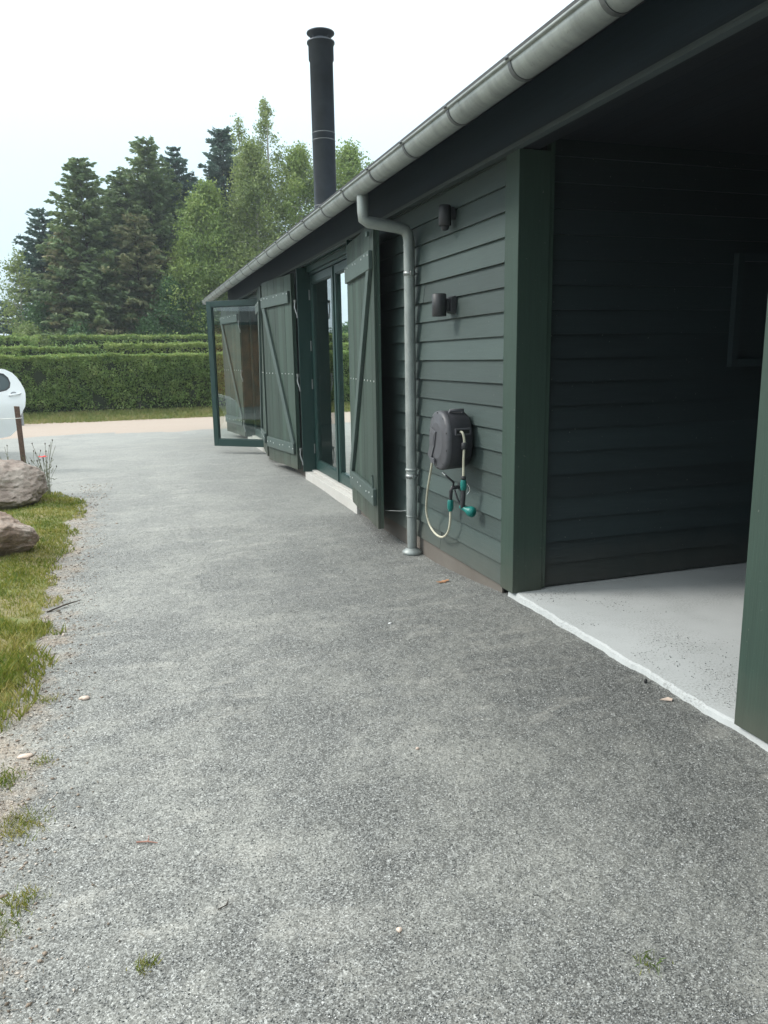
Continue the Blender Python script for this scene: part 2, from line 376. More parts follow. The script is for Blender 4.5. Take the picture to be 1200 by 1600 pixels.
def blades(P, h, wd, lean=.5):
    n = len(P); a = rng.uniform(0, 2 * np.pi, n); s = np.stack([np.cos(a), np.sin(a), np.zeros(n)], 1) * (wd * rng.uniform(.6, 1.3, n))[:, None]
    H = h * rng.uniform(.4, 1.4, n); b2 = rng.uniform(0, 2 * np.pi, n); ln = H * lean * rng.uniform(0, 1.3, n)
    top = P + np.stack([np.cos(b2) * ln, np.sin(b2) * ln, H], 1)
    mid = P * .5 + top * .5 + np.stack([np.zeros(n), np.zeros(n), H * .12], 1)
    return np.stack([P - s, P + s, mid + s * .6, top], 1)
pts = []; hs = []
for _ in range(120000):
    y = 2.95 + 8.6 * random.random() ** 1.15; e = edge(y); dx = random.random() ** 1.7 * 3.3; x = e + .10 - dx
    dn = noise.noise(Vector((x * 1.6, y * 1.6, 9))) + .5 * noise.noise(Vector((x * 6, y * 6, 2)))
    lim = -.1  + (.35 * (1 - smooth(0, .16, dx)))
    if dn < lim - .15 * (5.2 < y < 9.7) - .9 * (8.6 < y) - .9 * (y < 3.9) - (.5 if dx > .3 else 0): continue
    if random.random() > .12 + .9 * smooth(.0, .22, dx + .06 * noise.noise(Vector((x * 20, y * 20, 1)))): continue
    pts.append((x, y, gh(x, y) + .05 * smooth(0, .35, e - x))); hs.append(.026 + .024 * max(0, dn) + .02 * (3.4 < y < 5))
pts = np.array(pts); hs = np.array(hs)
o = quads('grass', blades(pts, hs, .0016 + .00035 * pts[:, 1], .8), 'grass'); o['kind'] = 'stuff'
tag(o, 'short patchy green and yellow grass along the gravel edge', 'grass')
# little weeds sprouting in the gravel
for (cx, cy, n_, r_, lab) in ((-.07, 1.83, 60, .016, 'tiny green weed sprouting alone in gravel at lower left'), (1.157, 1.41, 50, .022, 'tiny yellow green weed in the dark gravel at lower right'),
                         (-.405, 2.20, 170, .028, 'small grass tuft with a dark twig at its edge, lower left'), (-.47, 2.62, 420, .05, 'wide ragged grass tuft at the left picture edge, above the twig tuft'),
    (-.50, 2.08, 420, .045, 'dense fresh green grass tuft cut by the left picture edge near the bottom'), (-.56, 2.95, 260, .04, 'green grass tuft at the left picture edge just above the wide ragged one'), (-.43, 3.05, 60, .02, 'pale grass tuft beside the flat pale stone'), (-.47, 3.66, 90, .03, 'small thin grass tuft in gravel beside the lawn edge')):
    p = np.array([[cx + random.gauss(0, r_), cy + random.gauss(0, r_), gh(cx, cy)] for _ in range(n_)])
    tag(quads('grass_tuft', blades(p, .022, .0016, .9), 'grass'), lab, 'grass tuft')
# verge grass in front of the hedge
pts = np.stack([rng.uniform(-9, 7, 26000), rng.uniform(22.7, 24.7, 26000), np.full(26000, -.13)], 1)
pts[:, 2] += .14 * np.clip((pts[:, 1] - 22.8) / 1.4, 0, 1)
o = quads('verge_grass', blades(pts, .11, .012, .8), 'verge_grass'); o['kind'] = 'stuff'; tag(o, 'dry yellow green grass strip along the foot of the hedge', 'grass')

# loose chippings on the gravel and slab
def scatter_stones(name, P, sz, mat):
    n = len(P); base = np.array([(1, 0, 0), (0, 1, 0), (-1, 0, 0), (0, -1, 0), (0, 0, 1), (0, 0, -1)], float)
    tri = [(0, 1, 4), (1, 2, 4), (2, 3, 4), (3, 0, 4), (1, 0, 5), (2, 1, 5), (3, 2, 5), (0, 3, 5)]
    V = base[None] * (1 + .35 * rng.normal(size=(n, 6, 1))) * np.array([1, .75, .5]) 
    a = rng.uniform(0, 6.28, n); ca, sa = np.cos(a), np.sin(a)
    x = V[:, :, 0] * ca[:, None] - V[:, :, 1] * sa[:, None]; y = V[:, :, 0] * sa[:, None] + V[:, :, 1] * ca[:, None]
    V = np.stack([x, y, V[:, :, 2]], 2) * sz[:, None, None] + P[:, None]
    me = bpy.data.meshes.new(name); F = (np.array(tri)[None] + (np.arange(n) * 6)[:, None, None]).reshape(-1)
    me.vertices.add(n * 6); me.vertices.foreach_set('co', V.reshape(-1).astype(np.float32)); me.loops.add(len(F)); me.loops.foreach_set('vertex_index', F.astype(np.int32))
    m_ = len(F) // 3; me.polygons.add(m_); me.polygons.foreach_set('loop_start', np.arange(0, m_ * 3, 3, dtype=np.int32)); me.polygons.foreach_set('loop_total', np.full(m_, 3, dtype=np.int32))
    me.update(calc_edges=True); me.materials.append(M[mat]); o = bpy.data.objects.new(name, me); COL.objects.link(o); return o
k = N('chippings'); isl = k.n('ShaderNodeNewGeometry').outputs['Random Per Island']
k.col(k.ramp(isl, [(.0, (.05, .055, .055)), (.45, (.17, .18, .18)), (.75, (.30, .31, .31)), (.93, (.48, .49, .49)), (1, (.75, .75, .74))])); k.set(Roughness=.85); M['chippings'] = k.m
n_ = 90000; u = rng.random(n_); yy = 1.2 + 6.5 * u ** 1.7
xx = rng.uniform(-.9, 2.26, n_); zz = np.array([gh(a, c_) for a, c_ in zip(xx, yy)])
o = scatter_stones('loose_chippings', np.stack([xx, yy, zz + .001], 1), rng.uniform(.0013, .0030, n_) * (1 + .06 * yy), 'chippings'); o['kind'] = 'stuff'
tag(o, 'loose grey and white stone chippings lying on the gravel yard', 'chippings')
n_ = 1500; xx = 2.32 + np.abs(rng.normal(0, .3, n_)); yy = rng.uniform(2.0, 4.2, n_) 
kx = np.array([noise.noise(Vector((a * 2.5, c_ * 2.5, 4))) for a, c_ in zip(xx, yy)]); ok = (kx > -.02)
o = scatter_stones('chippings_on_slab', np.stack([xx, yy, np.full(n_, .002)], 1)[ok], rng.uniform(.0015, .004, ok.sum()), 'chippings'); o['kind'] = 'stuff'
tag(o, 'stray chippings walked onto the pale concrete slab', 'chippings')

n_ = 3400; yy = 1.5 + 9.5 * rng.random(n_) ** 1.6; ee = np.array([max(edge(a), -.62) for a in yy]); xx = ee + rng.normal(.08, .13, n_)
zz = np.array([gh(a, c_) for a, c_ in zip(xx, yy)])
k = N('edge_stone'); isl = k.n('ShaderNodeNewGeometry').outputs['Random Per Island']
k.col(k.ramp(isl, [(.0, (.09, .075, .06)), (.4, (.22, .17, .13)), (.75, (.40, .33, .27)), (.95, (.62, .56, .50))])); k.set(Roughness=.9); M['edge_stone'] = k.m
o = scatter_stones('edge_stones', np.stack([xx, yy, zz + .002], 1), np.abs(rng.normal(.0022, .0024, n_)) * (1 + .08 * yy) + .0015, 'edge_stone'); o['kind'] = 'stuff'
tag(o, 'brown and buff stones and crumbs of earth along the grass edge', 'stones')
pp = np.stack([xx[:1500] + rng.normal(0, .05, 1500), yy[:1500], zz[:1500] + .004], 1)
o = quads('straw', leaves(pp, .06, .04, np.tile([0, 0, .0], (1500, 1)), jit=1.0) * np.array([1, 1, 0]) + np.repeat(np.stack([np.zeros(1500), np.zeros(1500), pp[:, 2]], 1)[:, None], 4, 1), 'twigs'); o['kind'] = 'stuff'; tag(o, 'bits of dry straw and thatch lying along the grass edge', 'straw')

# carport slab with a rough broken edge
b = MB(); vs = []; ys = list(np.arange(-3.8, 4.36, .035)); n_ = len(ys)
for y in ys:
    e = 2.272 + .016 * noise.noise(Vector((y * 5, 0, 0))) + .009 * noise.noise(Vector((y * 21, 3, 0)))
    vs += [(e - .018 + .008 * noise.noise(Vector((y * 17, 7, 0))), y, -.10), (e, y, -.008), (e + .012, y, 0), (7.2, y, 0)]
b.face_strip(vs, [(j * 4 + i, j * 4 + i + 1, (j + 1) * 4 + i + 1, (j + 1) * 4 + i) for j in range(n_ - 1) for i in range(3)], False)
struct(b.build('carport_slab', 'slab_concrete'))

# ------------------------------------------------------------------ the barn
D = 2.283
barn = thing('barn', (5, 8, 0), 'long dark green timber barn with open carport bay, zinc gutter and plank shutters', 'barn')
def siding_x(b, y0, y1, z0, z1, X, pitch=.1467, cuts=()):
    """lapped boards on the plane x = X facing -x"""
    z = z0; i = 0
    while z < z1 - .02:
        zt = min(z + pitch + .012, z1); seg = [y0, y1]
        if y1 - y0 > 3: seg.insert(1, y0 + (y1 - y0) * random.uniform(.3, .7))
        for a, c_ in zip(seg, seg[1:]):
            j = random.uniform(-.002, .002); dz = random.uniform(-.002, .002); a += .001
            b.hexa([(X - .030 + j, a, z + dz), (X, a, z + dz), (X, c_, z + dz), (X - .030 + j, c_, z + dz),
                    (X - .009 + j, a, zt), (X, a, zt), (X, c_, zt), (X - .009 + j, c_, zt)])
        z += pitch; i += 1
def siding_y(b, x0, x1, z0, z1, Y, pitch=.1467):
    z = z0
    while z < z1 - .02:
        zt = min(z + pitch + .012, z1); j = random.uniform(-.002, .002)
        b.hexa([(x0, Y - .030 + j, z), (x1, Y - .030 + j, z), (x1, Y, z), (x0, Y, z), (x0, Y - .009 + j, zt), (x1, Y - .009 + j, zt), (x1, Y, zt), (x0, Y, zt)])
        z += pitch
YO = [(7.75, 10.2), (13.0, 15.5)]       # the two door openings
YEND = 17.7
for (a, c_) in ((4.425, 7.75), (10.2, 13.0), (15.5, YEND)): b = MB(); siding_x(b, a, c_, .009, 2.69, D); b.build('siding', 'siding_paint', barn)
b = MB(); siding_y(b, 2.494, 7.2, .012, 2.75, 4.31); b.build('carport_siding', 'carport_shade_paint', barn)
b = MB(); b.box(D - .032, 2.462, 4.25, 4.423, -.004, 2.668); b.build('corner_post', 'post_paint', barn, .004)
b = MB(); b.box(2.464, 2.492, 4.262, 4.31, .01, 2.75); b.build('corner_strip', 'post_paint', barn)
b = MB(); b.box(D - .032, 2.47, 2.10, 2.322, .006, 2.668); b.build('door_post', 'post_paint', barn, .004)
b = MB(); siding_x(b, -3.9, 2.10, .009, 2.69, D); b.build('unseen_near_siding', 'siding_paint', barn)  # out of view, added to close the near bay against light
b = MB(); b.box(2.285, 2.44, -3.9, 2.10, -.1, 2.98); b.build('unseen_near_wall', 'inner_dark', barn)  # unseen backing of that wall, keeps light out of the carport
# far side wall, back wall, inner partition walls (closed dark interior)
b = MB()
b.box(2.285, 2.44, 4.43, 7.75, -.1, 2.98); b.box(2.285, 2.44, 10.2, 13.0, -.1, 2.98); b.box(2.285, 2.44, 15.5, 17.66, -.1, 2.98)
b.box(2.441, 10.2, 4.315, 4.43, -.1, 2.98); b.box(7.2, 7.35, -3.9, 4.31, -.1, 2.98); b.box(2.5, 7.2, -4.0, -3.9, -.1, 2.98)
b.box(10.2, 10.35, -4, YEND, -.1, 2.98); b.build('inner_wall', 'inner_dark', barn)
b = MB(); b.box(2.44, 10.2, 17.55, 17.68, -.1, 2.98); siding_y(b, 2.3, 10.3, .009, 2.98, 17.72); b.build('gable_wall', 'siding_paint', barn)
b = MB(); b.box(2.45, 10.2, 4.44, 17.5, -.05, .0); b.box(2.45, 10.2, 4.44, 17.5, 2.76, 2.80); b.build('inner_floor', 'inner_dark', barn)
b = MB()
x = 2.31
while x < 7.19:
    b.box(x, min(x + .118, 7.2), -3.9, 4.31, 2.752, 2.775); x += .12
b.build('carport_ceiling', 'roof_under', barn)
# header band above trim, rail trim
b = MB(); b.box(D - .017, D + .05, -3.9, YEND, 2.70, 3.03); b.build('header_board', 'fascia_paint', barn)
b = MB(); b.box(D - .066, D - .018, -3.9, YEND, 2.668, 2.684); b.box(D - .036, D - .018, -3.9, YEND, 2.6842, 2.692); b.box(D - .052, D - .018, -3.9, YEND, 2.6922, 2.703); b.build('trim_rail', 'trim_paint', barn)
b = MB(); b.box(D - .018, D + .10, 2.10, 4.25, 2.672, 2.70); b.build('lintel', 'roof_under', barn)
# plinth
b = MB(); vs = []
for (a, c_) in ((4.43, 7.75), (10.22, 13.0), (15.52, YEND)):
    b = MB(); b.box(D - .012, D + .12, a, c_, -.28, .008); b.build('plinth', 'plinth_dirt', barn)
# roof
def roofz(x): return 2.868 + (x - 1.80) * .40
RX = 6.3
b = MB()
b.hexa([(1.78, -4.2, roofz(1.78) - .02), (RX, -4.2, roofz(RX) - .02), (RX, 18.0, roofz(RX) - .02), (1.78, 18.0, roofz(1.78) - .02), (1.78, -4.2, roofz(1.78)), (RX, -4.2, roofz(RX)), (RX, 18.0, roofz(RX)), (1.78, 18.0, roofz(1.78))])
b.hexa([(RX + .002, -4.2, roofz(RX) - .02), (10.8, -4.2, roofz(1.8) - .02), (10.8, 18.0, roofz(1.8) - .02), (RX + .002, 18.0, roofz(RX) - .02), (RX + .002, -4.2, roofz(RX)), (10.8, -4.2, roofz(1.8)), (10.8, 18.0, roofz(1.8)), (RX + .002, 18.0, roofz(RX))])
roof = b.build('roof', 'roof_sheet', barn)
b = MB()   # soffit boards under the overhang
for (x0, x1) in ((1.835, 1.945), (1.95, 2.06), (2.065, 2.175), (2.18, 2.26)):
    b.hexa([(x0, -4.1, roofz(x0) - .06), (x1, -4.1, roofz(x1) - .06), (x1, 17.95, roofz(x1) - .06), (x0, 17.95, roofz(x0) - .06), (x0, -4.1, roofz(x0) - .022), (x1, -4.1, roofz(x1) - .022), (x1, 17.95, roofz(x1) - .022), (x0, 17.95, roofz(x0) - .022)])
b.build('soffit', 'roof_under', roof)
# chimney
cx, cy = 2.80, 10.9
b = MB(); b.lathe((cx, cy, 0), [(.155, 3.1), (.155, 5.40), (.168, 5.40), (.168, 5.60), (.185, 5.60), (.185, 5.622), (.12, 5.622), (.12, 5.66)])
ch = b.build('chimney_pipe', 'black_steel', roof)
b = MB(); b.lathe((cx, cy, 0), [(.0, 5.655), (.125, 5.66), (.172, 5.715), (.185, 5.72), (.185, 5.735), (.0, 5.755)])
b2 = b; b.build('chimney_cap', 'black_steel', ch)
for a in range(4):
    b = MB(); b.tube([(cx + .13 * math.cos(a * 1.571 + .5), cy + .13 * math.sin(a * 1.571 + .5), 5.62), (cx + .13 * math.cos(a * 1.571 + .5), cy + .13 * math.sin(a * 1.571 + .5), 5.70)], .008, 6); b.build('cap_strut', 'black_steel', ch)
b = MB()
for z in (4.40, 4.49, 3.56): b = MB(); b.lathe((cx, cy, 0), [(.1552, z - .006), (.160, z), (.1552, z + .006)]); b.build('joint_band', 'bracket_dark', ch)
# gutter
GX, GZ, GR = 1.80, 2.787, .076
b = MB(); n_ = 18; prof = []
for i in range(n_ + 1):
    a = math.pi + math.pi * i / n_; prof.append((GX + GR * math.cos(a), GZ + GR * math.sin(a)))
prof = [(GX - GR + .006, GZ - .004), (GX - GR - .009, GZ - .006), (GX - GR - .012, GZ + .005), (GX - GR - .004, GZ + .011), (GX - GR + .004, GZ + .006)] + prof[1:]
inner = [(GX + (GR - .003) * math.cos(math.pi + math.pi * i / n_), GZ + (GR - .003) * math.sin(math.pi + math.pi * i / n_)) for i in range(n_, 0, -1)]
pr = prof + inner; m_ = len(pr)
ysg = [-4.1, 17.85]
vs = [(x, y, z) for y in ysg for (x, z) in pr]
b.face_strip(vs, [(i, (i + 1) % m_, m_ + (i + 1) % m_, m_ + i) for i in range(m_)], True)
b.box(GX - GR, GX + GR, 17.851, 17.856, GZ - GR, GZ)
gut = b.build('gutter', 'zinc', barn)
bm_ = MB(); 
brk = []
y = 2.665 - .63 * 9
def bracket(y):
    q = MB(); A = [(GX + (GR + .004) * math.cos(math.pi + math.pi * i / 14), GZ + (GR + .004) * math.sin(math.pi + math.pi * i / 14)) for i in range(15)]
    A = [(GX - GR - .017, GZ + .016), (GX - GR - .018, GZ + .0)] + A + [(GX + GR + .02, GZ + .05)]
    for (x0, z0), (x1, z1) in zip(A, A[1:]):
        nx_, nz_ = (z1 - z0), -(x1 - x0); l_ = math.hypot(nx_, nz_) + 1e-9; nx_, nz_ = nx_ / l_ * .003, nz_ / l_ * .003
        q.hexa([(x0, y - .014, z0), (x0, y + .014, z0), (x0 - nx_, y + .014, z0 - nz_), (x0 - nx_, y - .014, z0 - nz_), (x1, y - .014, z1), (x1, y + .014, z1), (x1 - nx_, y + .014, z1 - nz_), (x1 - nx_, y - .014, z1 - nz_)])
    q.tube([(GX - GR - .012, y, GZ + .006), (GX - GR - .024, y, GZ + .002)], .008, 8)
    return q
y = 2.665 - .70 * 8
while y < 17.8:
    bracket(y).build('gutter_bracket', 'bracket_dark', gut); y += .70
# sleeve joints of the gutter
for y in (3.95, 9.2, 14.3):
    q = MB(); A = [(GX + (GR + .002) * math.cos(math.pi + math.pi * i / 14), GZ + (GR + .002) * math.sin(math.pi + math.pi * i / 14)) for i in range(15)]
    q.face_strip([(x, yy_, z) for yy_ in (y - .025, y + .025) for (x, z) in A], [(i, i + 1, 15 + i + 1, 15 + i) for i in range(14)], True); q.build('gutter_sleeve', 'zinc', gut)
# downspout
PX, PY, PR = 2.195, 5.95, .044
b = MB(); path = [(GX + .02, PY, GZ - .06), (GX + .02, PY, 2.60), (GX + .025, PY, 2.545)]
path += [(GX + .06, PY, 2.525)]; path += [(PX - .07, PY, 2.49), (PX - .03, PY, 2.475), (PX - .008, PY, 2.44), (PX, PY, 2.39), (PX, PY, .19)]
b.tube(path, PR, 20); dsp = b.build('downspout', 'zinc', barn)
b = MB(); b.tube([(PX, PY, .19), (PX, PY, -.10)], PR - .003, 20); b.lathe((PX, PY, 0), [(PR + .0005, .186), (PR + .005, .19), (PR + .0005, .196)])
b.lathe((PX, PY, 0), [(PR + .001, -.085), (PR + .006, -.088), (.082, -.112), (.084, -.125), (.080, -.14), (.0, -.14)]); b.build('downspout_foot', 'zinc', dsp)
for z in (2.15, .53):
    b = MB(); b.lathe((PX, PY, 0), [(PR + .0005, z - .016), (PR + .004, z - .016), (PR + .004, z + .016), (PR + .0005, z + .016)]); b.box(PX + PR, D - .01, PY - .004, PY + .004, z - .006, z + .006)
    b.box(PX - .012, PX + .012, PY - PR - .022, PY - PR, z - .014, z + .014); b.tube([(PX - .02, PY - PR - .012, z), (PX + .02, PY - PR - .012, z)], .004, 6)
    b.build('downspout_clamp', 'bracket_metal', dsp)
b = MB(); b.lathe((PX, PY, 0), [(PR + .0005, .575), (PR + .007, .58), (PR + .007, .59), (PR + .0005, .595)]); b.build('downspout_bead', 'zinc', dsp); b = MB(); b.lathe((PX, PY, 0), [(PR + .0005, 2.36), (PR + .004, 2.365), (PR + .0005, 2.37)]); b.build('downspout_bead', 'zinc', dsp)

# door steps
for (a, c_) in YO:
    b = MB(); b.box(D - .055, 2.60, a - .02, c_ + .02, -.30, -.004); b.box(D + .03, 2.60, a + .001, c_ - .001, -.003, .018)
    b.build('door_step', 'step_concrete', barn, .004)
# casings and reveals
def frame(a, c_):
    q = MB(); 
    q.box(2.195, 2.455, c_ - .022, c_ + .0, -.002, 2.66)                # far reveal board
    q.box(2.195, 2.455, a + .0, a + .022, .02, 2.66)
    q.box(2.33, 2.455, a + .023, c_ - .023, 2.60, 2.66); q.box(2.36, 2.455, a + .023, c_ - .023, 2.565, 2.598); q.box(2.30, 2.455, a + .023, c_ - .023, 2.662, 2.70)
    q.build('door_casing', 'door_green', barn)
for (a, c_) in YO: frame(a, c_)
# glass door leaves: local frame: origin hinge bottom, u along leaf, outward normal n
def leaf(h, u, wd, z0, z1, flip=1, hinges=True, handle=False):
    h = Vector((h[0], h[1], 0)); u = Vector((u[0], u[1], 0)).normalized(); n = Vector((u.y, -u.x, 0)) * flip; up = Vector((0, 0, 1)); T = .034; fr_ = .095
    def part(q, a0, a1, b0, b1, t0=-T, t1=T): q.obox(h + u * (a0 + a1) / 2 + up * (b0 + b1) / 2 + n * (t0 + t1) / 2, u * (a1 - a0) / 2, n * (t1 - t0) / 2, up * (b1 - b0) / 2)
    q = MB(); part(q, 0, fr_, z0, z1); part(q, wd - fr_, wd, z0, z1); part(q, fr_, wd - fr_, z0, z0 + .12, -T + .001, T - .001); part(q, fr_, wd - fr_, z1 - fr_, z1, -T + .001, T - .001)
    # glazing beads
    part(q, fr_, fr_ + .014, z0 + .12, z1 - fr_, -T + .012, T - .010); part(q, wd - fr_ - .014, wd - fr_, z0 + .12, z1 - fr_, -T + .012, T - .010)
    part(q, fr_ + .014, wd - fr_ - .014, z0 + .12, z0 + .134, -T + .012, T - .010); part(q, fr_ + .014, wd - fr_ - .014, z1 - fr_ - .014, z1 - fr_, -T + .012, T - .010)
    d = q.build('glass_door', 'door_green', barn, .003)
    q = MB(); e0, e1, f0, f1 = fr_ + .006, wd - fr_ - .006, z0 + .128, z1 - fr_ - .006
    q.face_strip([h + u * e0 + up * f0, h + u * e1 + up * f0, h + u * e1 + up * f1, h + u * e0 + up * f1], [(0, 1, 2, 3)])
    q.build('glass_pane', 'glass', d, fix=False)
    if hinges:
        for z in (z1 - .30, z1 - .95, z1 - 1.45, z0 + .22):
            q = MB(); c0 = h - u * .012 + n * (T + .008); q.tube([c0 + up * z, c0 + up * (z + .13)], .009, 8); q.build('door_hinge', 'bracket_metal', d)
    if handle:
        q = MB(); c0 = h + u * (wd - .05); q.obox(c0 + up * 1.02 + n * (T + .004), u * .018, n * .004, up * .12); q.tube([c0 + up * 1.05 + n * T, c0 + up * 1.05 + n * (T + .05), c0 + up * 1.05 + n * (T + .055) - u * .11], .009, 8); q.build('door_handle', 'bracket_metal', d)
    return d
leaf((2.40, 10.165), (0, -1), 1.185, .022, 2.555, 1)
leaf((2.40, 7.79), (0, 1), 1.18, .022, 2.555, -1, hinges=False)
q = MB(); q.box(2.352, 2.366, 8.945, 9.005, .03, 2.55); q.build('meeting_strip', 'door_green', barn)
# second opening: near leaf swung wide open, far leaf shut
leaf((2.34, 13.15), (-.765, .64), 1.20, .015, 2.50, 1)
leaf((2.40, 15.46), (0, -1), 1.18, .022, 2.555, 1, hinges=False)
# inside behind the second opening
# shutters
def shutter(a, bpt, brace_up_at_free, zt=2.615, zb=.0, hooks=True, lab=None):
    """a: hinge point, bpt: free edge; plane vertical; outward is -x side"""
    a = Vector((a[0], a[1], 0)); e = Vector((bpt[0], bpt[1], 0)); u = (e - a).normalized(); wd = (e - a).length; n = Vector((u.y, -u.x, 0))
    if n.x > 0: n = -n
    up = Vector((0, 0, 1))
    def part(q, a0, a1, b0, b1, t0, t1): q.obox(a + u * (a0 + a1) / 2 + up * (b0 + b1) / 2 + n * (t0 + t1) / 2, u * (a1 - a0) / 2, n * (t1 - t0) / 2, up * (b1 - b0) / 2)
    q = MB(); nb_ = 9; pw = wd / nb_
    for i in range(nb_):
        dz = random.uniform(-.004, .004); dt = random.uniform(-.0012, .0012)
        part(q, i * pw + .0014, (i + 1) * pw - .0014, zb + dz, zt + dz, -.024 + dt, 0 + dt)
        part(q, i * pw, (i + 1) * pw + (0 if i == nb_ - 1 else .004), zb + .002, zt - .002, -.021, -.006)
    sh = q.build('shutter', 'plank_paint', barn)
    q = MB(); part(q, 0.0, wd, zb + .002, zt - .002, -.052, -.026); q.build('shutter_back', 'post_paint', sh)
    for (z0, z1) in ((zt - .37, zt - .215), (zb + .205, zb + .355)):
        q = MB(); part(q, .05, wd - .04, z0, z1, .001, .036); q.build('batten', 'batten_paint', sh, .005)
    # brace
    z_lo, z_hi = zb + .357, zt - .372
    s0 = (.10 if brace_up_at_free else wd - .12); s1 = (wd - .12 if brace_up_at_free else .10)
    q = MB(); p0 = a + u * s0 + up * z_lo; p1 = a + u * s1 + up * z_hi; w2 = u * .064
    q.hexa([p0 - w2 + n * .001, p0 + w2 + n * .001, p0 + w2 + n * .034, p0 - w2 + n * .034, p1 - w2 + n * .001, p1 + w2 + n * .001, p1 + w2 + n * .034, p1 - w2 + n * .034])
    q.build('brace', 'batten_paint', sh, .004)
    for i in range(nb_):
        s = (i + .5) * pw
        for z, t in ((zt - .25 + .01 * (i % 2), .036), (zb + .285 + .012 * (i % 2), .036), ((zt + zb) / 2, 0.0)):
            if t and (not (.07 < s < wd - .06) or i in (2, 5)): continue
            if not t and i % 5 == 4: continue
            c0 = a + u * s + up * z + n * t; q = MB(); q.tube([c0 - n * .002, c0 + n * .003], .0078, 8); q.build('screw', 'screw_metal', sh)
    return sh, a, u, n
# opening 1
sh1 = shutter((2.19, 7.74), (2.035, 6.38), True, 2.60, .0)
sh2 = shutter((2.165, 10.42), (2.0, 11.74), True, 2.61, .0)
# opening 2
sh3 = shutter((2.17, 13.26), (2.04, 12.12), True, 2.61, .0)
sh4 = shutter((2.19, 15.60), (2.0, 16.95), True, 2.61, .0)
# bolt slide on near shutter batten ends and stay hooks
q = MB(); q.box(2.005, 2.030, 6.46, 6.50, 2.50, 2.56 - .02); q.tube([(2.018, 6.47, .22), (2.018, 6.47, .47)], .009, 8); q.tube([(2.018, 6.47, .47), (2.0, 6.44, .475)], .008, 8); q.build('shutter_bolt', 'batten_paint', sh1[0])
q = MB(); q.tube([(2.11, 6.40, .16), (2.18, 6.18, .19), (2.24, 6.05, .22)], .0035, 6); q.tube([(2.24 + .015 * math.cos(t), 6.05, .22 + .015 * math.sin(t)) for t in np.linspace(0, 6.2, 10)], .003, 5); q.build('stay_hook', 'bracket_metal', sh1[0])
# S-shaped turn buckles on the far reveal edge
for (xx, yy) in ((2.185, 10.20), (2.185, 15.53)):
    for z in (2.22, 1.27, .28):
        q = MB(); q.tube([(xx - .012, yy + .01, z + .04), (xx - .012, yy + .01, z)], [.020, .017], 8)
        q.tube([(xx - .014, yy + .012, z), (xx - .02, yy + .012, z - .05), (xx - .014, yy - .012, z - .10), (xx + .0, yy - .03, z - .15), (xx + .002, yy - .035, z - .19)], .010, 6); q.build('shutter_catch', 'bracket_metal', barn)
# frame on carport wall
q = MB(); X0, X1, Z0, Z1 = 3.85, 4.75, 1.40, 2.13
q.box(X0, X0 + .05, 4.235, 4.279, Z0, Z1); q.box(X1 - .05, X1, 4.235, 4.279, Z0, Z1); q.box(X0 + .051, X1 - .051, 4.235, 4.279, Z0, Z0 + .05); q.box(X0 + .051, X1 - .051, 4.235, 4.279, Z1 - .05, Z1); q.box(X0 + .05, X1 - .05, 4.262, 4.279, Z0 + .05, Z1 - .05)
tag(q.build('wall_hatch', 'carport_shade_paint'), 'dark framed hatch panel on the back wall inside the carport', 'hatch')

# ------------------------------------------------------------------ wall lamps
def lamp(y, z, label, arm, r, h):
    t = thing('wall_lamp', (D - .03, y, z), label, 'wall lamp', 'black lamps on the barn wall')
    q = MB(); X = D - .03 - arm; q.lathe((X, y, z), [(.0, h / 2), (r - .006, h / 2), (r, h / 2 - .006), (r, -h / 2 + .003), (r - .003, -h / 2), (r - .008, -h / 2), (r - .008, -h / 2 + .03), (.0, -h / 2 + .03)], 24); q.build('lamp_head', 'black_plastic', t)
    q = MB()
    if arm > .08:
        q.box(X + r - .004, D - .045, y - .028, y + .028, z - h * .30, z + h * .28)
        q.hexa([(D - .062, y - .045, z - h * .32), (D - .024, y - .05, z - h * .40), (D - .024, y + .05, z - h * .40), (D - .062, y + .045, z - h * .32), (D - .062, y - .045, z + h * .34), (D - .024, y - .05, z + h * .42), (D - .024, y + .05, z + h * .42), (D - .062, y + .045, z + h * .34)])
    else: q.box(X + r * .5, D - .02, y - .03, y + .03, z - h * .2, z + h * .4)
    q.build('wall_mount', 'black_plastic', t, .003)
    if arm <= .08:
        q = MB(); q.lathe((X, y, z - h / 2 - .012), [(.0, -.022), (.022, -.016), (.03, 0), (.03, .014)], 16); q.build('sensor_dome', 'reel_dark', t)
lamp(5.22, 1.860, 'black cylinder wall lamp on a bracket, lower one above the hose reel', .105, .052, .155)
lamp(5.22, 2.462, 'small black cylinder lamp with sensor, higher one near the eaves', .06, .045, .135)

# ------------------------------------------------------------------ hose reel
rc = Vector((2.145, 4.985, .925)); 
reel = thing('hose_reel', (D - .03, 4.985, .925), 'dark grey wall mounted garden hose reel with cream hose', 'hose reel')
def reelring(x, sy, sz, n=48, top=1.0):
    out = []
    for k_ in range(n):
        a = 2 * math.pi * k_ / n; c_, s_ = math.cos(a), math.sin(a)
        p_ = 2.35; yy = sy * abs(c_) ** (2 / p_) * (1 if c_ > 0 else -1); zz = sz * abs(s_) ** (2 / p_) * (1 if s_ > 0 else -1)
        out.append((x, rc.y + yy, rc.z + zz))
    return out
def loft(rings, q, caps=True):
    n = len(rings[0]); vs = [p for r_ in rings for p in r_]
    fs = [(i * n + k_, i * n + (k_ + 1) % n, (i + 1) * n + (k_ + 1) % n, (i + 1) * n + k_) for i in range(len(rings) - 1) for k_ in range(n)]
    q.face_strip(vs, fs, True)
    if caps: q.face_strip(rings[0], [tuple(range(n))]); q.face_strip(rings[-1], [tuple(range(n))[::-1]])
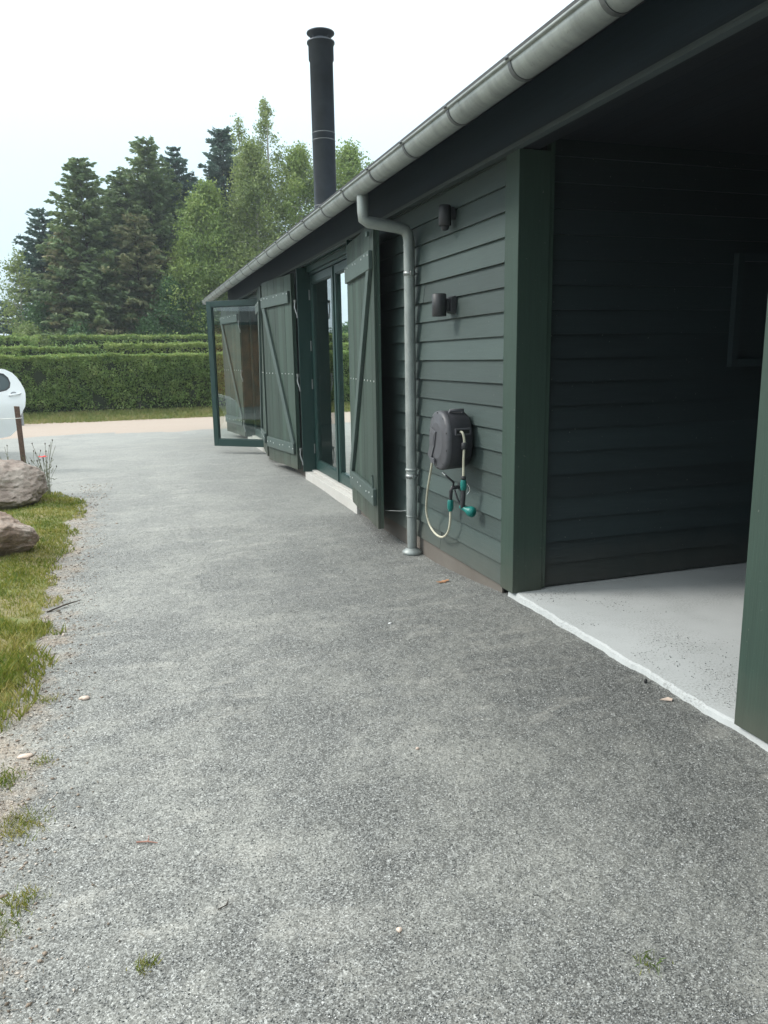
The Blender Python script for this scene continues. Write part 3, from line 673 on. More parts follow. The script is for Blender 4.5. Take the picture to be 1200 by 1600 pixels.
q = MB(); loft([reelring(2.065, .168, .202), reelring(2.075, .172, .206), reelring(2.215, .166, .2), reelring(2.23, .158, .19)], q); q.build('reel_drum', 'reel_dark', reel)
q = MB(); loft([reelring(2.025, .10, .12), reelring(2.026, .108, .128), reelring(2.036, .125, .15), reelring(2.036, .152, .186), reelring(2.044, .168, .203), reelring(2.062, .174, .208), reelring(2.07, .174, .208)], q)
q.build('reel_cover', 'reel_plastic', reel)
q = MB(); q.hexa([(2.028, rc.y + .02, .80), (2.028, rc.y + .09, .80), (2.028, rc.y + .075, .76), (2.028, rc.y + .01, .76), (2.012, rc.y + .02, .80), (2.012, rc.y + .09, .80), (2.012, rc.y + .075, .76), (2.012, rc.y + .01, .76)])
q.obox((2.021, rc.y + .05, .94), (.005, 0, 0), (0, .042, .012), (0, -.018, .060)); q.obox((2.018, rc.y + .05, .94), (.005, 0, 0), (0, .030, .008), (0, -.013, .046))
q.obox((2.026, rc.y + .085, .845), (.010, 0, 0), (0, .028, .02), (0, .03, -.05)); q.build('cover_badge', 'reel_plastic', reel, .004)
q = MB(); q.box(2.10, 2.20, rc.y - .177, rc.y - .168, .985, 1.008); q.build('hose_slot', 'seal_black', reel)
q = MB(); 
for x_ in (2.098, 2.205): q.box(x_ - .004, x_ + .004, rc.y - .185, rc.y - .165, .975, 1.018)
q.box(2.098, 2.205, rc.y - .185, rc.y - .166, 1.010, 1.020); q.box(2.098, 2.205, rc.y - .185, rc.y - .166, .972, .982); q.build('slot_frame', 'reel_plastic', reel)
q = MB(); q.tube([(2.10, rc.y - .06, 1.115), (2.10, rc.y - .07, 1.135), (2.20, rc.y - .07, 1.135), (2.20, rc.y - .06, 1.115)], .012, 8); q.build('carry_handle', 'reel_plastic', reel)
q = MB(); q.box(2.225, 2.262, rc.y - .07, rc.y + .07, .80, 1.05); q.build('wall_bracket', 'black_plastic', reel, .004)
q = MB()
for a in range(10):
    t = a / 10 * 6.283 + .3; q.tube([(2.040, rc.y + .160 * math.cos(t), rc.z + .193 * math.sin(t)), (2.0355, rc.y + .160 * math.cos(t), rc.z + .193 * math.sin(t))], .005, 8)
q.build('cover_screw', 'seal_black', reel)
hx, hy = 2.148, rc.y - .195
def bez(pts, n=8):
    out = []; P_ = [Vector(p) for p in pts]; P_ = [P_[0]] + P_ + [P_[-1]]
    for i in range(1, len(P_) - 2):
        for j in range(n):
            t = j / n; a_, b_, c_, d_ = P_[i - 1:i + 3]
            out.append(.5 * ((2 * b_) + (-a_ + c_) * t + (2 * a_ - 5 * b_ + 4 * c_ - d_) * t * t + (-a_ + 3 * b_ - 3 * c_ + d_) * t ** 3))
    return out + [P_[-2]]
q = MB(); q.tube(bez([(2.13, rc.y - .15, .995), (2.138, hy - .0, .993), (hx + .002, hy - .004, .95), (hx + .004, hy - .002, .9), (hx, hy, .80), (hx, hy, .675)]), .0085, 12); q.build('hose', 'hose', reel)
q = MB(); q.tube([(hx + .004, hy, .925), (hx + .004, hy, .918), (hx + .003, hy, .885), (hx + .003, hy, .878)], [.016, .022, .022, .016], 16); q.build('hose_stop', 'black_plastic', reel)
# supply hose: from the reel's lower far side in a loop up to the tap
lp = [(2.05, 5.115, .80), (2.06, 5.16, .72), (2.09, 5.30, .56), (2.13, 5.44, .42), (2.16, 5.52, .30), (2.18, 5.50, .20), (2.19, 5.40, .15), (2.19, 5.27, .155), (2.19, 5.17, .21), (2.19, 5.125, .29), (2.19, 5.115, .40)]
q = MB(); q.tube(bez(lp, 10), .0082, 12); q.build('supply_hose', 'hose', reel)
q = MB(); q.tube([(2.052, 5.112, .815), (2.05, 5.118, .785)], .012, 10); q.build('hose_grommet', 'black_plastic', reel)
q = MB(); q.tube([(2.19, 5.115, .385), (2.19, 5.115, .40), (2.19, 5.115, .405), (2.19, 5.115, .46), (2.19, 5.115, .47)], [.015, .018, .022, .022, .017], 16); q.build('hose_connector', 'teal_plastic', reel)
# tap on the wall
tap = thing('water_tap', (D - .03, 5.115, .53), 'small dark outdoor water tap on the wall below the hose reel', 'tap')
q = MB(); q.tube([(2.262, 5.10, .565), (2.20, 5.105, .56), (2.192, 5.11, .535), (2.19, 5.115, .47)], [.014, .015, .015, .013], 12); q.tube([(2.258, 5.10, .565), (2.252, 5.10, .565)], .028, 14); q.build('tap_body', 'black_plastic', tap)
q = MB(); q.tube([(2.205, 5.103, .57), (2.205, 5.09, .60), (2.16, 5.15, .655)], [.009, .009, .007], 8); q.build('tap_lever', 'black_plastic', tap)
q = MB(); q.tube([(2.165, 5.145, .65), (2.148, 5.165, .668)], .009, 8); q.build('lever_tip', 'chrome', tap)
# spray gun hanging on the hose
gun = thing('spray_gun', (hx, hy, .6), 'teal and black spray gun hanging on the hose end', 'spray gun')
q = MB(); q.tube([(hx, hy, .668), (hx, hy, .672), (hx, hy, .69), (hx, hy, .695)], [.013, .017, .017, .013], 14); q.build('collar', 'black_plastic', gun)
q = MB(); q.tube([(hx, hy, .595), (hx, hy, .60), (hx, hy, .65), (hx, hy, .667)], [.016, .021, .022, .017], 16); q.build('connector', 'teal_plastic', gun)
q = MB(); q.tube(bez([(hx, hy, .597), (hx, hy + .003, .55), (hx - .002, hy + .008, .50), (hx, hy + .012, .470)]), .017, 12); q.tube([(hx + .002, hy + .035, .488), (hx + .0, hy + .05, .49)], .010, 8); q.build('grip', 'black_plastic', gun)
q = MB(); q.tube([(hx - .012, hy + .03, .478), (hx + .002, hy + .012, .470), (hx + .014, hy - .004, .462), (hx + .024, hy - .016, .457), (hx + .034, hy - .028, .452), (hx + .046, hy - .043, .446), (hx + .055, hy - .054, .441), (hx + .058, hy - .058, .440)], [.013, .017, .019, .027, .036, .038, .033, .024], 20); q.build('spray_head', 'teal_plastic', gun)
q = MB(); q.tube(bez([(hx - .035, hy + .07, .59), (hx - .028, hy + .055, .55), (hx - .018, hy + .04, .51), (hx - .008, hy + .025, .485)]), .007, 8); q.build('trigger', 'black_plastic', gun)
q = MB(); q.tube(bez([(hx + .018, hy - .012, .645), (hx + .034, hy - .022, .62), (hx + .036, hy - .022, .59), (hx + .02, hy - .012, .565)]), .0045, 8); q.build('catch_ring', 'chrome', gun)

# ------------------------------------------------------------------ boulders
def boulder(c, s, mat, seed, label, rot=0):
    bm = bmesh.new(); bmesh.ops.create_icosphere(bm, subdivisions=6, radius=1)
    cuts = [Vector((random.Random(seed + i).uniform(-1, 1), random.Random(seed * 3 + i).uniform(-1, 1), random.Random(seed * 7 + i).uniform(-.3, 1))).normalized() for i in range(16)]
    for v in bm.verts:
        p = v.co.copy()
        for cdir in cuts:
            dd = p.dot(cdir) - .76
            if dd > 0: p -= cdir * dd * .93
        nn = noise.noise(p * 1.6 + Vector((seed, 0, 0))) * .13 + noise.noise(p * 4 + Vector((seed, 5, 0))) * .055 - abs(noise.noise(p * 7 + Vector((0, seed, 0)))) * .05 + noise.noise(p * 14) * .028 + noise.noise(p * 30) * .016 + noise.noise(p * 60) * .008
        p *= 1 + nn; v.co = Vector((p.x * s[0], p.y * s[1], p.z * s[2]))
    bmesh.ops.rotate(bm, verts=bm.verts, cent=(0, 0, 0), matrix=Matrix.Rotation(rot, 3, 'Z'))
    me = bpy.data.meshes.new('boulder'); bm.to_mesh(me); bm.free()
    for p in me.polygons: p.use_smooth = True
    me.materials.append(M[mat]); o = bpy.data.objects.new('boulder', me); COL.objects.link(o); o.location = c
    return tag(o, label, 'boulder', 'granite boulders in the grass')
boulder((-1.66, 9.55, .14), (.68, .62, .345), 'granite_pink', 4, 'large rounded pinkish granite boulder beside the leaning stake, farther of two')
boulder((-1.34, 7.10, .07), (.53, .44, .25), 'granite_brown', 23, 'lower flat brown granite boulder with pale top, nearer of two')

# ------------------------------------------------------------------ stake with string, weeds, poppy
st = thing('stake', (-1.30, 10.6, 0), 'thin leaning rusty brown stake behind the large boulder', 'stake')
q = MB(); q.hexa([(-1.335, 10.58, -.12), (-1.28, 10.58, -.12), (-1.28, 10.62, -.12), (-1.335, 10.62, -.12), (-1.345, 10.52, .99), (-1.285, 10.52, .985), (-1.285, 10.56, .985), (-1.345, 10.56, .99)])
q.build('post', 'rust', st, .003)
q = MB(); q.tube([(-1.346, 10.515, .84), (-1.278, 10.515, .842), (-1.275, 10.565, .842), (-1.348, 10.565, .84), (-1.346, 10.515, .84)], .005, 6); q.build('string_knot', 'white_string', st)
q = MB(); q.tube([(-1.34, 10.515, .84), (-2.2, 10.6, .83), (-4.2, 10.8, .85)], .005, 6); tag(q.build('string', 'white_string'), 'thin white string stretched from the rusty stake to the left', 'string')
def weed(c, n, h, seed, label, flower=False, name='weed'):
    R_ = random.Random(seed); t = thing(name, c, label, 'flower' if flower else 'weed')
    q = MB(); hd = MB()
    for i in range(n):
        a = R_.uniform(0, 6.28); hh = h * R_.uniform(.5, 1.1); ln = R_.uniform(.04, .20) * hh / .5
        p0 = Vector(c) + Vector((R_.uniform(-.03, .03), R_.uniform(-.03, .03), 0)); p2 = p0 + Vector((math.cos(a) * ln, math.sin(a) * ln, hh)); p1 = (p0 + p2) / 2 + Vector((-math.cos(a) * .02, 0, .04))
        q.tube(bez([p0, p1, p2], 4), [.0022] * 9, 5)
        if R_.random() < .7: hd.tube([p2, p2 + Vector((0, 0, .012)), p2 + Vector((0, 0, .022))], [.004, .008, .003], 7)
        for _ in range(3):
            tt = R_.uniform(.2, .8); pm = p0.lerp(p2, tt); dd = Vector((R_.uniform(-1, 1), R_.uniform(-1, 1), R_.uniform(0, .8))).normalized() * R_.uniform(.02, .07)
            q.tube([pm, pm + dd * .6, pm + dd], [.0035, .003, .001], 4)
    q.build('stem', 'dry_stem', t); hd.build('seed_head', 'seed_head', t)
    return t
weed((-1.02, 10.15, -.08), 16, .62, 3, 'tall thin dry weed stalks behind the boulder, beside the red poppy')
weed((-1.20, 10.35, -.08), 12, .52, 5, 'dry weed stalks between the stake and the boulder')
weed((-1.55, 10.9, -.08), 12, .5, 8, 'dry weed stalks left of the leaning stake')
t = thing('poppy', (-1.04, 10.2, -.08), 'small bright red poppy flower beside the boulder', 'flower')
q = MB(); q.tube([(-1.02, 10.2, -.08), (-1.04, 10.2, .15), (-1.045, 10.2, .37)], .003, 6); q.build('stem', 'dry_stem', t)
q = MB()
for i in range(5):
    a = i * 1.257; c0 = Vector((-1.045, 10.2, .375)); d_ = Vector((math.cos(a), math.sin(a), .15)); s_ = Vector((-math.sin(a), math.cos(a), 0))
    q.face_strip([c0, c0 + d_ * .035 + s_ * .03, c0 + d_ * .06 + Vector((0, 0, .008)), c0 + d_ * .035 - s_ * .03], [(0, 1, 2, 3)])
q.build('petal', 'poppy_red', t, fix=False)

# ------------------------------------------------------------------ bits lying about
def flatbit(name, x, y, pts, h, mat, label, cat, rot=0, z=None, fold=0):
    z = gh(x, y) + .004 if z is None else z; q = MB(); n_ = len(pts); c_, s_ = math.cos(rot), math.sin(rot)
    top = [(x + a * c_ - b_ * s_, y + a * s_ + b_ * c_, z + h + fold * abs(a)) for a, b_ in pts]; bot = [(p[0], p[1], p[2] - h) for p in top]
    q.face_strip(top + bot, [tuple(range(n_)), tuple(range(2 * n_ - 1, n_ - 1, -1))] + [(i, (i + 1) % n_, n_ + (i + 1) % n_, n_ + i) for i in range(n_)])
    return tag(q.build(name, mat), label, cat)
def blob(name, x, y, r, h, mat, label, cat, seed=0, z=None):
    R_ = random.Random(seed); q = MB(); n_ = 10; z = gh(x, y) if z is None else z; rings = []
    rr = [R_.uniform(.75, 1.2) for _ in range(n_)]
    for s_, zz in ((.8, 0), (1, h * .4), (.75, h * .85), (.2, h)):
        rings.append([(x + r[0] * s_ * rr[k_] * math.cos(k_ * .628), y + r[1] * s_ * rr[k_] * math.sin(k_ * .628), z + zz) for k_ in range(n_)])
    loft(rings, q); return tag(q.build(name, mat), label, cat)
leafpts = [(-.07, 0), (-.055, .02), (-.035, .012), (-.02, .03), (0, .016), (.02, .03), (.04, .014), (.06, .018), (.075, 0), (.055, -.016), (.03, -.01), (.01, -.024), (-.015, -.012), (-.04, -.02)]
flatbit('dry_leaf', 2.05, 4.93, [(a * .75, b_ * 1.0) for a, b_ in leafpts], .002, 'brown_leaf', 'crumpled orange brown dry leaf on gravel near the downspout', 'leaf', .2, fold=.16)
flatbit('wood_chip', 2.19, 2.66, [(-.028, .012), (.022, .014), (.03, -.006), (.012, -.020)], .004, 'chip_pale', 'small pale wood chip on gravel near the slab edge', 'wood chip', .1, z=gh(2.19, 2.66) + .004)
blob('pebble', -.50, 3.13, (.028, .018), .012, 'chip_pale', 'flat pale oval stone on gravel near the left edge', 'pebble', 2)
blob('pebble', .59, 1.73, (.010, .009), .009, 'chip_pale', 'small round buff pebble, bottom centre of the gravel', 'pebble', 3)
blob('pebble', .988, 2.64, (.009, .007), .008, 'chip_pale', 'small pinkish pebble in the middle of the gravel', 'pebble', 4)
blob('pebble', -.30, 3.62, (.024, .016), .014, 'chip_pale', 'angular cream stone on the sandy patch at left', 'pebble', 5)
blob('pebble', 2.22, 2.85, (.008, .010), .02, 'seal_black', 'small black lump on gravel beside the slab edge', 'pebble', 6)
blob('pebble', 1.37, 4.1, (.014, .01), .007, 'screw_metal', 'white flat chip on the darker gravel in front of the carport corner', 'pebble', 7)
q = MB(); z0 = gh(-.05, 2.37) + .006; q.tube([(-.085, 2.385, z0), (-.05, 2.372, z0 + .003), (-.02, 2.358, z0)], [.003, .0025, .0015], 6); q.tube([(-.05, 2.372, z0 + .003), (-.045, 2.40, z0 + .006)], [.002, .001], 5)
tag(q.build('twig', 'twig_red'), 'thin reddish forked twig on the gravel at lower left', 'twig')
q = MB(); z0 = gh(-.51, 5.4) + .008; q.tube([(-.62, 5.36, z0), (-.52, 5.45, z0 + .008), (-.42, 5.56, z0)], [.006, .006, .003], 6); tag(q.build('twig', 'bark'), 'dark stick lying across the grass and gravel border', 'twig')
q = MB(); z0 = gh(.15, 1.98) + .004; q.tube([(.13, 1.975, z0), (.155, 1.985, z0), (.165, 2.01, z0)], [.0018, .002, .001], 5); tag(q.build('twig', 'bark'), 'tiny dark curled twig on gravel at lower centre', 'twig')

# ------------------------------------------------------------------ white car with its rear door open (only the door reaches the picture)
car = thing('parked_car', (-3.3, 12.6, -.1), 'white hatchback at the left edge with its side door swung open', 'car')
ca = Matrix.Translation((-3.58, 14.1, -.1)) @ Matrix.Rotation(rad(-4), 4, 'Z')      # local y = forward to -Y
def sect(y, wt, wb, zt, zs, zb):   # half section ring
    return [(-wb, y, zb), (-wb - .02, y, zb + .25), (-wb - .01, y, zs), (-wt, y, zt - .04), (-wt + .12, y, zt), (wt - .12, y, zt), (wt, y, zt - .04), (wb + .01, y, zs), (wb + .02, y, zb + .25), (wb, y, zb)]
q = MB(); R_ = [sect(-2.05, .35, .62, .62, .55, .30), sect(-1.95, .55, .74, .74, .66, .22), sect(-1.2, .66, .82, .96, .88, .2), sect(-.75, .60, .83, 1.02, .93, .2), sect(-.1, .56, .84, 1.42, .95, .2), sect(.9, .57, .84, 1.48, .97, .2), sect(1.5, .54, .83, 1.40, 1.0, .2), sect(1.85, .50, .80, 1.10, 1.0, .25), sect(1.98, .45, .72, .9, .75, .32)]
R_ = [[ca @ Vector(p) for p in r_] for r_ in R_]; loft(R_, q); q.build('body', 'car_white', car, .01)
q = MB()
for sx_ in (-1, 1):
    w_ = [(.858 * sx_ * .995, -.55, .99), (.625 * sx_, -.02, 1.36), (.635 * sx_, .95, 1.42), (.60 * sx_, 1.35, 1.36), (.86 * sx_ * .99, 1.45, 1.05)]
    w_ = [(.85 * sx_, -.5, 1.0), (.62 * sx_, -.02, 1.37), (.63 * sx_, 1.2, 1.40), (.85 * sx_, 1.35, 1.04)]
    q.face_strip([ca @ Vector(p) for p in w_], [(0, 1, 2, 3)])
q.face_strip([ca @ Vector(p) for p in [(-.58, -.72, 1.05), (.58, -.72, 1.05), (.5, -.14, 1.40), (-.5, -.14, 1.40)]], [(0, 1, 2, 3)]); q.build('window', 'car_glass', car, fix=False)
for (sx_, y_) in ((-1, -1.28), (1, -1.28), (-1, 1.25), (1, 1.25)):
    c0 = ca @ Vector((sx_ * .76, y_, .31)); ax = (ca.to_3x3() @ Vector((1, 0, 0)))
    q = MB(); q.tube([c0 - ax * .11, c0 - ax * .10, c0 + ax * .10, c0 + ax * .11], [.28, .31, .31, .28], 28); wh = q.build('wheel', 'tyre', car)
    q = MB(); q.tube([c0 + ax * sx_ * .10, c0 + ax * sx_ * .118], [.2, .18], 20); q.build('rim', 'car_grey', wh)
# the open door: a slightly curved shell, hinge off frame at left, trailing edge at right
hn = Vector((-2.50, 12.95, 0)); u = (Vector((-1.463, 13.0, 0)) - hn); DW = u.length; u.normalize(); nn_ = Vector((u.y, -u.x, 0))
outline = [(0.02, .40), (.25, .375), (.55, .38), (.75, .42), (.84, .50), (.885, .62), (.93, .74), (.975, .82), (1.0, .86), (1.015, .95), (1.02, 1.06), (1.005, 1.13), (.965, 1.22), (.92, 1.30), (.86, 1.37), (.76, 1.425), (.60, 1.455), (.40, 1.455), (.2, 1.42), (.02, 1.32)]
win = [(.08, 1.02), (.50, 1.05), (.76, 1.11), (.81, 1.15), (.825, 1.22), (.80, 1.30), (.74, 1.36), (.60, 1.395), (.40, 1.40), (.2, 1.37), (.08, 1.28)]
def dp(s, z, off=0):
    bulge = .045 * math.sin(min(1, max(0, (z - .38) / .7)) * math.pi) - max(0, z - 1.0) * .28
    return hn + u * s + Vector((0, 0, z)) + nn_ * (bulge + off)
def doorshell(q, off0, off1):
    from mathutils.geometry import delaunay_2d_cdt
    pts = [Vector(p) for p in outline]; n0 = len(pts); wv = [Vector(p) for p in win]; n1 = len(wv)
    extra = [Vector((a, z)) for a in np.arange(.08, 1.0, .08) for z in np.arange(.45, 1.0, .07)]
    ed = [(i, (i + 1) % n0) for i in range(n0)] + [(n0 + i, n0 + (i + 1) % n1) for i in range(n1)]
    V_, E_, F_, *_r = delaunay_2d_cdt(pts + wv + extra, ed, [], 0, 1e-5)
    def inside(p, poly):
        r = False; j = len(poly) - 1
        for i in range(len(poly)):
            if (poly[i][1] > p.y) != (poly[j][1] > p.y) and p.x < (poly[j][0] - poly[i][0]) * (p.y - poly[i][1]) / (poly[j][1] - poly[i][1]) + poly[i][0]: r = not r
            j = i
        return r
    F_ = [f for f in F_ if inside(sum((V_[i] for i in f), Vector((0, 0))) / len(f), outline) and not inside(sum((V_[i] for i in f), Vector((0, 0))) / len(f), win)]
    q.face_strip([dp(v.x, v.y, off1) for v in V_], F_, True); q.face_strip([dp(v.x, v.y, off0) for v in V_], F_, True)
    for poly in (outline, win):
        m_ = len(poly); q.face_strip([dp(*p, off1) for p in poly] + [dp(*p, off0) for p in poly], [(i, (i + 1) % m_, m_ + (i + 1) % m_, m_ + i) for i in range(m_)], True)
q = MB(); doorshell(q, -.05, 0.0); cdoor = q.build('door', 'car_white', car)
q = MB(); m_ = len(win); q.face_strip([dp(a, z, -.012) for a, z in win], [tuple(range(m_))]); q.build('window', 'car_glass', cdoor, fix=False)
q = MB(); m_ = len(win); cc = (sum(p[0] for p in win) / m_, sum(p[1] for p in win) / m_); ins = [(p[0] + (cc[0] - p[0]) * .07, p[1] + (cc[1] - p[1]) * .12) for p in win]
q.face_strip([dp(a, z, .003) for a, z in win] + [dp(a, z, .001) for a, z in ins], [(i, (i + 1) % m_, m_ + (i + 1) % m_, m_ + i) for i in range(m_)]); q.build('window_seal', 'car_dark', cdoor)
q = MB(); q.tube(bez([dp(.79, 1.035, .0), dp(.83, 1.04, .03), dp(.90, 1.05, .035), dp(.96, 1.062, .0)], 5), .012, 8); q.build('handle', 'car_white', cdoor)
q = MB(); q.tube(bez([dp(.82, 1.065, .002), dp(.85, 1.08, .004), dp(.89, 1.075, .002)], 5), .008, 8); q.build('handle_recess', 'car_grey', cdoor)
# ribbed grey post at the roadside, partly behind the door
q = MB(); x0, y0 = -2.83, 22.3
for i in range(4): q.box(x0 + i * .045, x0 + i * .045 + .036, y0, y0 + .12, -.12, .34 - .0 * i)
q.box(x0, x0 + .17, y0 + .03, y0 + .10, -.12, .36); tag(q.build('marker_post', 'car_grey'), 'short ribbed grey post at the road edge, just behind the car door', 'post')

# ------------------------------------------------------------------ timber shed to the left, outside the picture, mirrored in the open glass door
shed = thing('timber_shed', (-13, 9, 0), 'reddish brown board shed mirrored in the open glass door', 'shed')
q = MB()
y = 3.0
while y < 22: q.box(-11.6 + random.uniform(-.01, .01), -11.4, y, y + .14, -.15, 2.7); y += .15
q.box(-15, -11.6, 3, 22.1, -.15, 2.7); q.build('wall', 'shed_wood', shed)
q = MB(); q.hexa([(-15.3, 2.7, 3.3), (-11.1, 2.7, 2.68), (-11.1, 22.4, 2.68), (-15.3, 22.4, 3.3), (-15.3, 2.7, 3.4), (-11.1, 2.7, 2.78), (-11.1, 22.4, 2.78), (-15.3, 22.4, 3.4)]); q.build('roof', 'roof_sheet', shed)

# ------------------------------------------------------------------ hedges
def hedge(x0, x1, y0, y1, ztop, n, label, leaf_=.055, seed=0, zb=-.05, mat='hedge_leaf', topmat='hedge_top', rough=.09):
    t = thing('hedge', ((x0 + x1) / 2, (y0 + y1) / 2, 0), label, 'hedge', 'clipped hedge rows')
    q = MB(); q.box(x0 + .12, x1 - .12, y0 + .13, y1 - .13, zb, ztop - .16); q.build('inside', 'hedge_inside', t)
    nf = int(n * .72); x = rng.uniform(x0, x1, nf); z = zb + (ztop - zb) * rng.random(nf) ** .9
    def nz(x, z, s=1): return np.array([noise.noise(Vector((a * 1.3 * s, b_ * 1.3 * s, seed))) + .5 * noise.noise(Vector((a * 4 * s, b_ * 4 * s, seed + 3))) for a, b_ in zip(x, z)])
    h1 = nz(x, z); depth = np.abs(rng.normal(0, .07, nf)) - h1 * rough * 1.9
    lowthin = rng.random(nf) < np.clip((z - zb) / .5, .25, 1)
    P1 = np.stack([x, y0 + .04 + depth, z + rng.normal(0, .01, nf)], 1)[lowthin]
    nt_ = n - nf; xt = rng.uniform(x0, x1, nt_); yt = rng.uniform(y0, y1, nt_)
    ht = nz(xt, yt); P2 = np.stack([xt, yt, ztop - np.abs(rng.normal(0, .05, nt_)) + ht * rough], 1)
    d1 = np.tile([0, -.5, .35], (len(P1), 1)); d2 = np.tile([0, 0, .7], (len(P2), 1))
    quads('foliage', leaves(P1, leaf_, .7, d1), mat, t); quads('new_growth', leaves(P2, leaf_, .6, d2), topmat, t)
    ns_ = int((x1 - x0) * 26); sx2 = rng.uniform(x0, x1, ns_); hh = np.abs(rng.normal(0, .07, ns_)) * (1 + 1.2 * nz(sx2, sx2 * 0)).clip(.2, 2.5); st_ = []
    for _k in range(5): st_.append(np.stack([sx2 + rng.normal(0, .02, ns_), y0 + (y1 - y0) * ((sx2 * 7.3) % 1), ztop - .03 + hh * _k / 4], 1))
    quads('stray_shoot', leaves(np.concatenate(st_), leaf_, .6), mat, t)
    m_ = 260 if n > 50000 else 60; q2 = []
    xs_ = rng.uniform(x0, x1, m_); 
    P3 = np.stack([xs_, y0 + .05 + np.abs(rng.normal(0, .03, m_)), zb + rng.random(m_) ** 1.5 * .9 * (ztop - zb)], 1)
    quads('bare_twig', leaves(P3, .35, .035, np.tile([0, 0, 1.4], (m_, 1))), 'twigs', t)
    return t
hedge(-11, 9, 24.5, 25.6, 1.72, 150000, 'long clipped green hedge directly behind the road, nearest of the hedges', .06, 1)
hedge(-12, -.9, 30.5, 31.6, 2.08, 22000, 'clipped hedge row behind the near hedge, left part with darker face', .10, 2)
hedge(-.7, 11, 31.0, 32.2, 2.16, 24000, 'clipped yellowish hedge row behind the near hedge, right part', .10, 3, mat='hedge_top')
hedge(-3.1, 10, 37.0, 38.2, 2.66, 26000, 'highest clipped hedge row with squared left end, in front of the trees', .11, 4)
hedge(-12, -3.4, 36.5, 38.0, 2.62, 20000, 'shaggy bushy hedge at far left, behind the clipped rows', .12, 5, rough=.3)

# ------------------------------------------------------------------ trees
def tree_trunk(t, base, h, r, mat, lean=(0, 0)):
    q = MB(); pts = [Vector(base) + Vector((lean[0] * (k_ / 8) + .06 * noise.noise(Vector((k_, base[0], 0))), lean[1] * k_ / 8 + .06 * noise.noise(Vector((k_, base[0], 9))), h * k_ / 8)) for k_ in range(9)]
    q.tube(pts, [r * (1 - .93 * k_ / 8) for k_ in range(9)], 9); return q
def spruce(x, y, H, R, label, mat='needles_green', low=.03, dens=1.0, group='conifers beyond the hedges', tip=.66, gap=0.0):
    t = thing('spruce_tree', (x, y, -.1), label, 'conifer', group)
    q = tree_trunk(t, (x, y, -.1), H * .985, .022 * H * .6, 'bark')
    Ps = []; Ds = []; Sz = []
    z = low * H + .3
    while z < H * .985:
        f = z / H; L0 = R * 1.5 * (1 - f) ** tip * (1 + .22 * noise.noise(Vector((z * .8, x, y)))) + .12
        nb_ = max(4, int((6 + 5 * (1 - f)) * dens)); a0 = random.uniform(0, 6.28)
        for i in range(nb_):
            if random.random() < gap: continue
            a = a0 + i * 6.283 / nb_ + random.uniform(-.25, .25); L = L0 * random.uniform(.55, 1.25); up_ = .42 * (f - .22) + random.uniform(-.06, .06)
            q.tube([(x, y, z), (x + math.cos(a) * L * .5, y + math.sin(a) * L * .5, z + up_ * L * .5 - .02 * L), (x + math.cos(a) * L * .93, y + math.sin(a) * L * .93, z + up_ * L * .9 - .06 * L)], [.012 + .012 * L, .008 + .006 * L, .004], 4, cap=False)
            npt = max(3, int(L / .105)); s = (np.arange(npt) + rng.random(npt)) / npt; s = .12 + .88 * s
            wdt = .42 * L * (1.05 - s) * .62 + .07
            for rep in range(3 if L > .6 else 2):
                side = rng.uniform(-1, 1, npt) * wdt
                px = x + math.cos(a) * L * s - math.sin(a) * side; py = y + math.sin(a) * L * s + math.cos(a) * side
                pz = z + up_ * L * s - .10 * L * s * s + (.05 * L * np.maximum(0, s - .8) * 5) * .5 - np.abs(side) * .35 + rng.normal(0, .03, npt)
                Ps.append(np.stack([px, py, pz], 1)); sg = np.sign(side)[:, None]
                d_ = np.array([[math.cos(a), math.sin(a), up_ - .15]]) + sg * np.array([[-math.sin(a), math.cos(a), -.3]]) * .75
                Ds.append(d_); Sz.append(np.full(npt, .30 + .06 * (1 - f)))
        z += (.27 + .12 * (1 - f)) * random.uniform(.85, 1.15)
    q.build('trunk', 'bark', t)
    P_ = np.concatenate(Ps); D_ = np.concatenate(Ds) * 1.5; Z_ = np.concatenate(Sz)
    Q1 = leaves(P_, Z_, .42, D_, jit=.8); Q2 = leaves(P_ + rng.normal(0, .05, P_.shape), Z_ * .8, .42, D_, droop=.5, jit=1.0)
    quads('crown', np.concatenate([Q1, Q2]), mat, t); return t
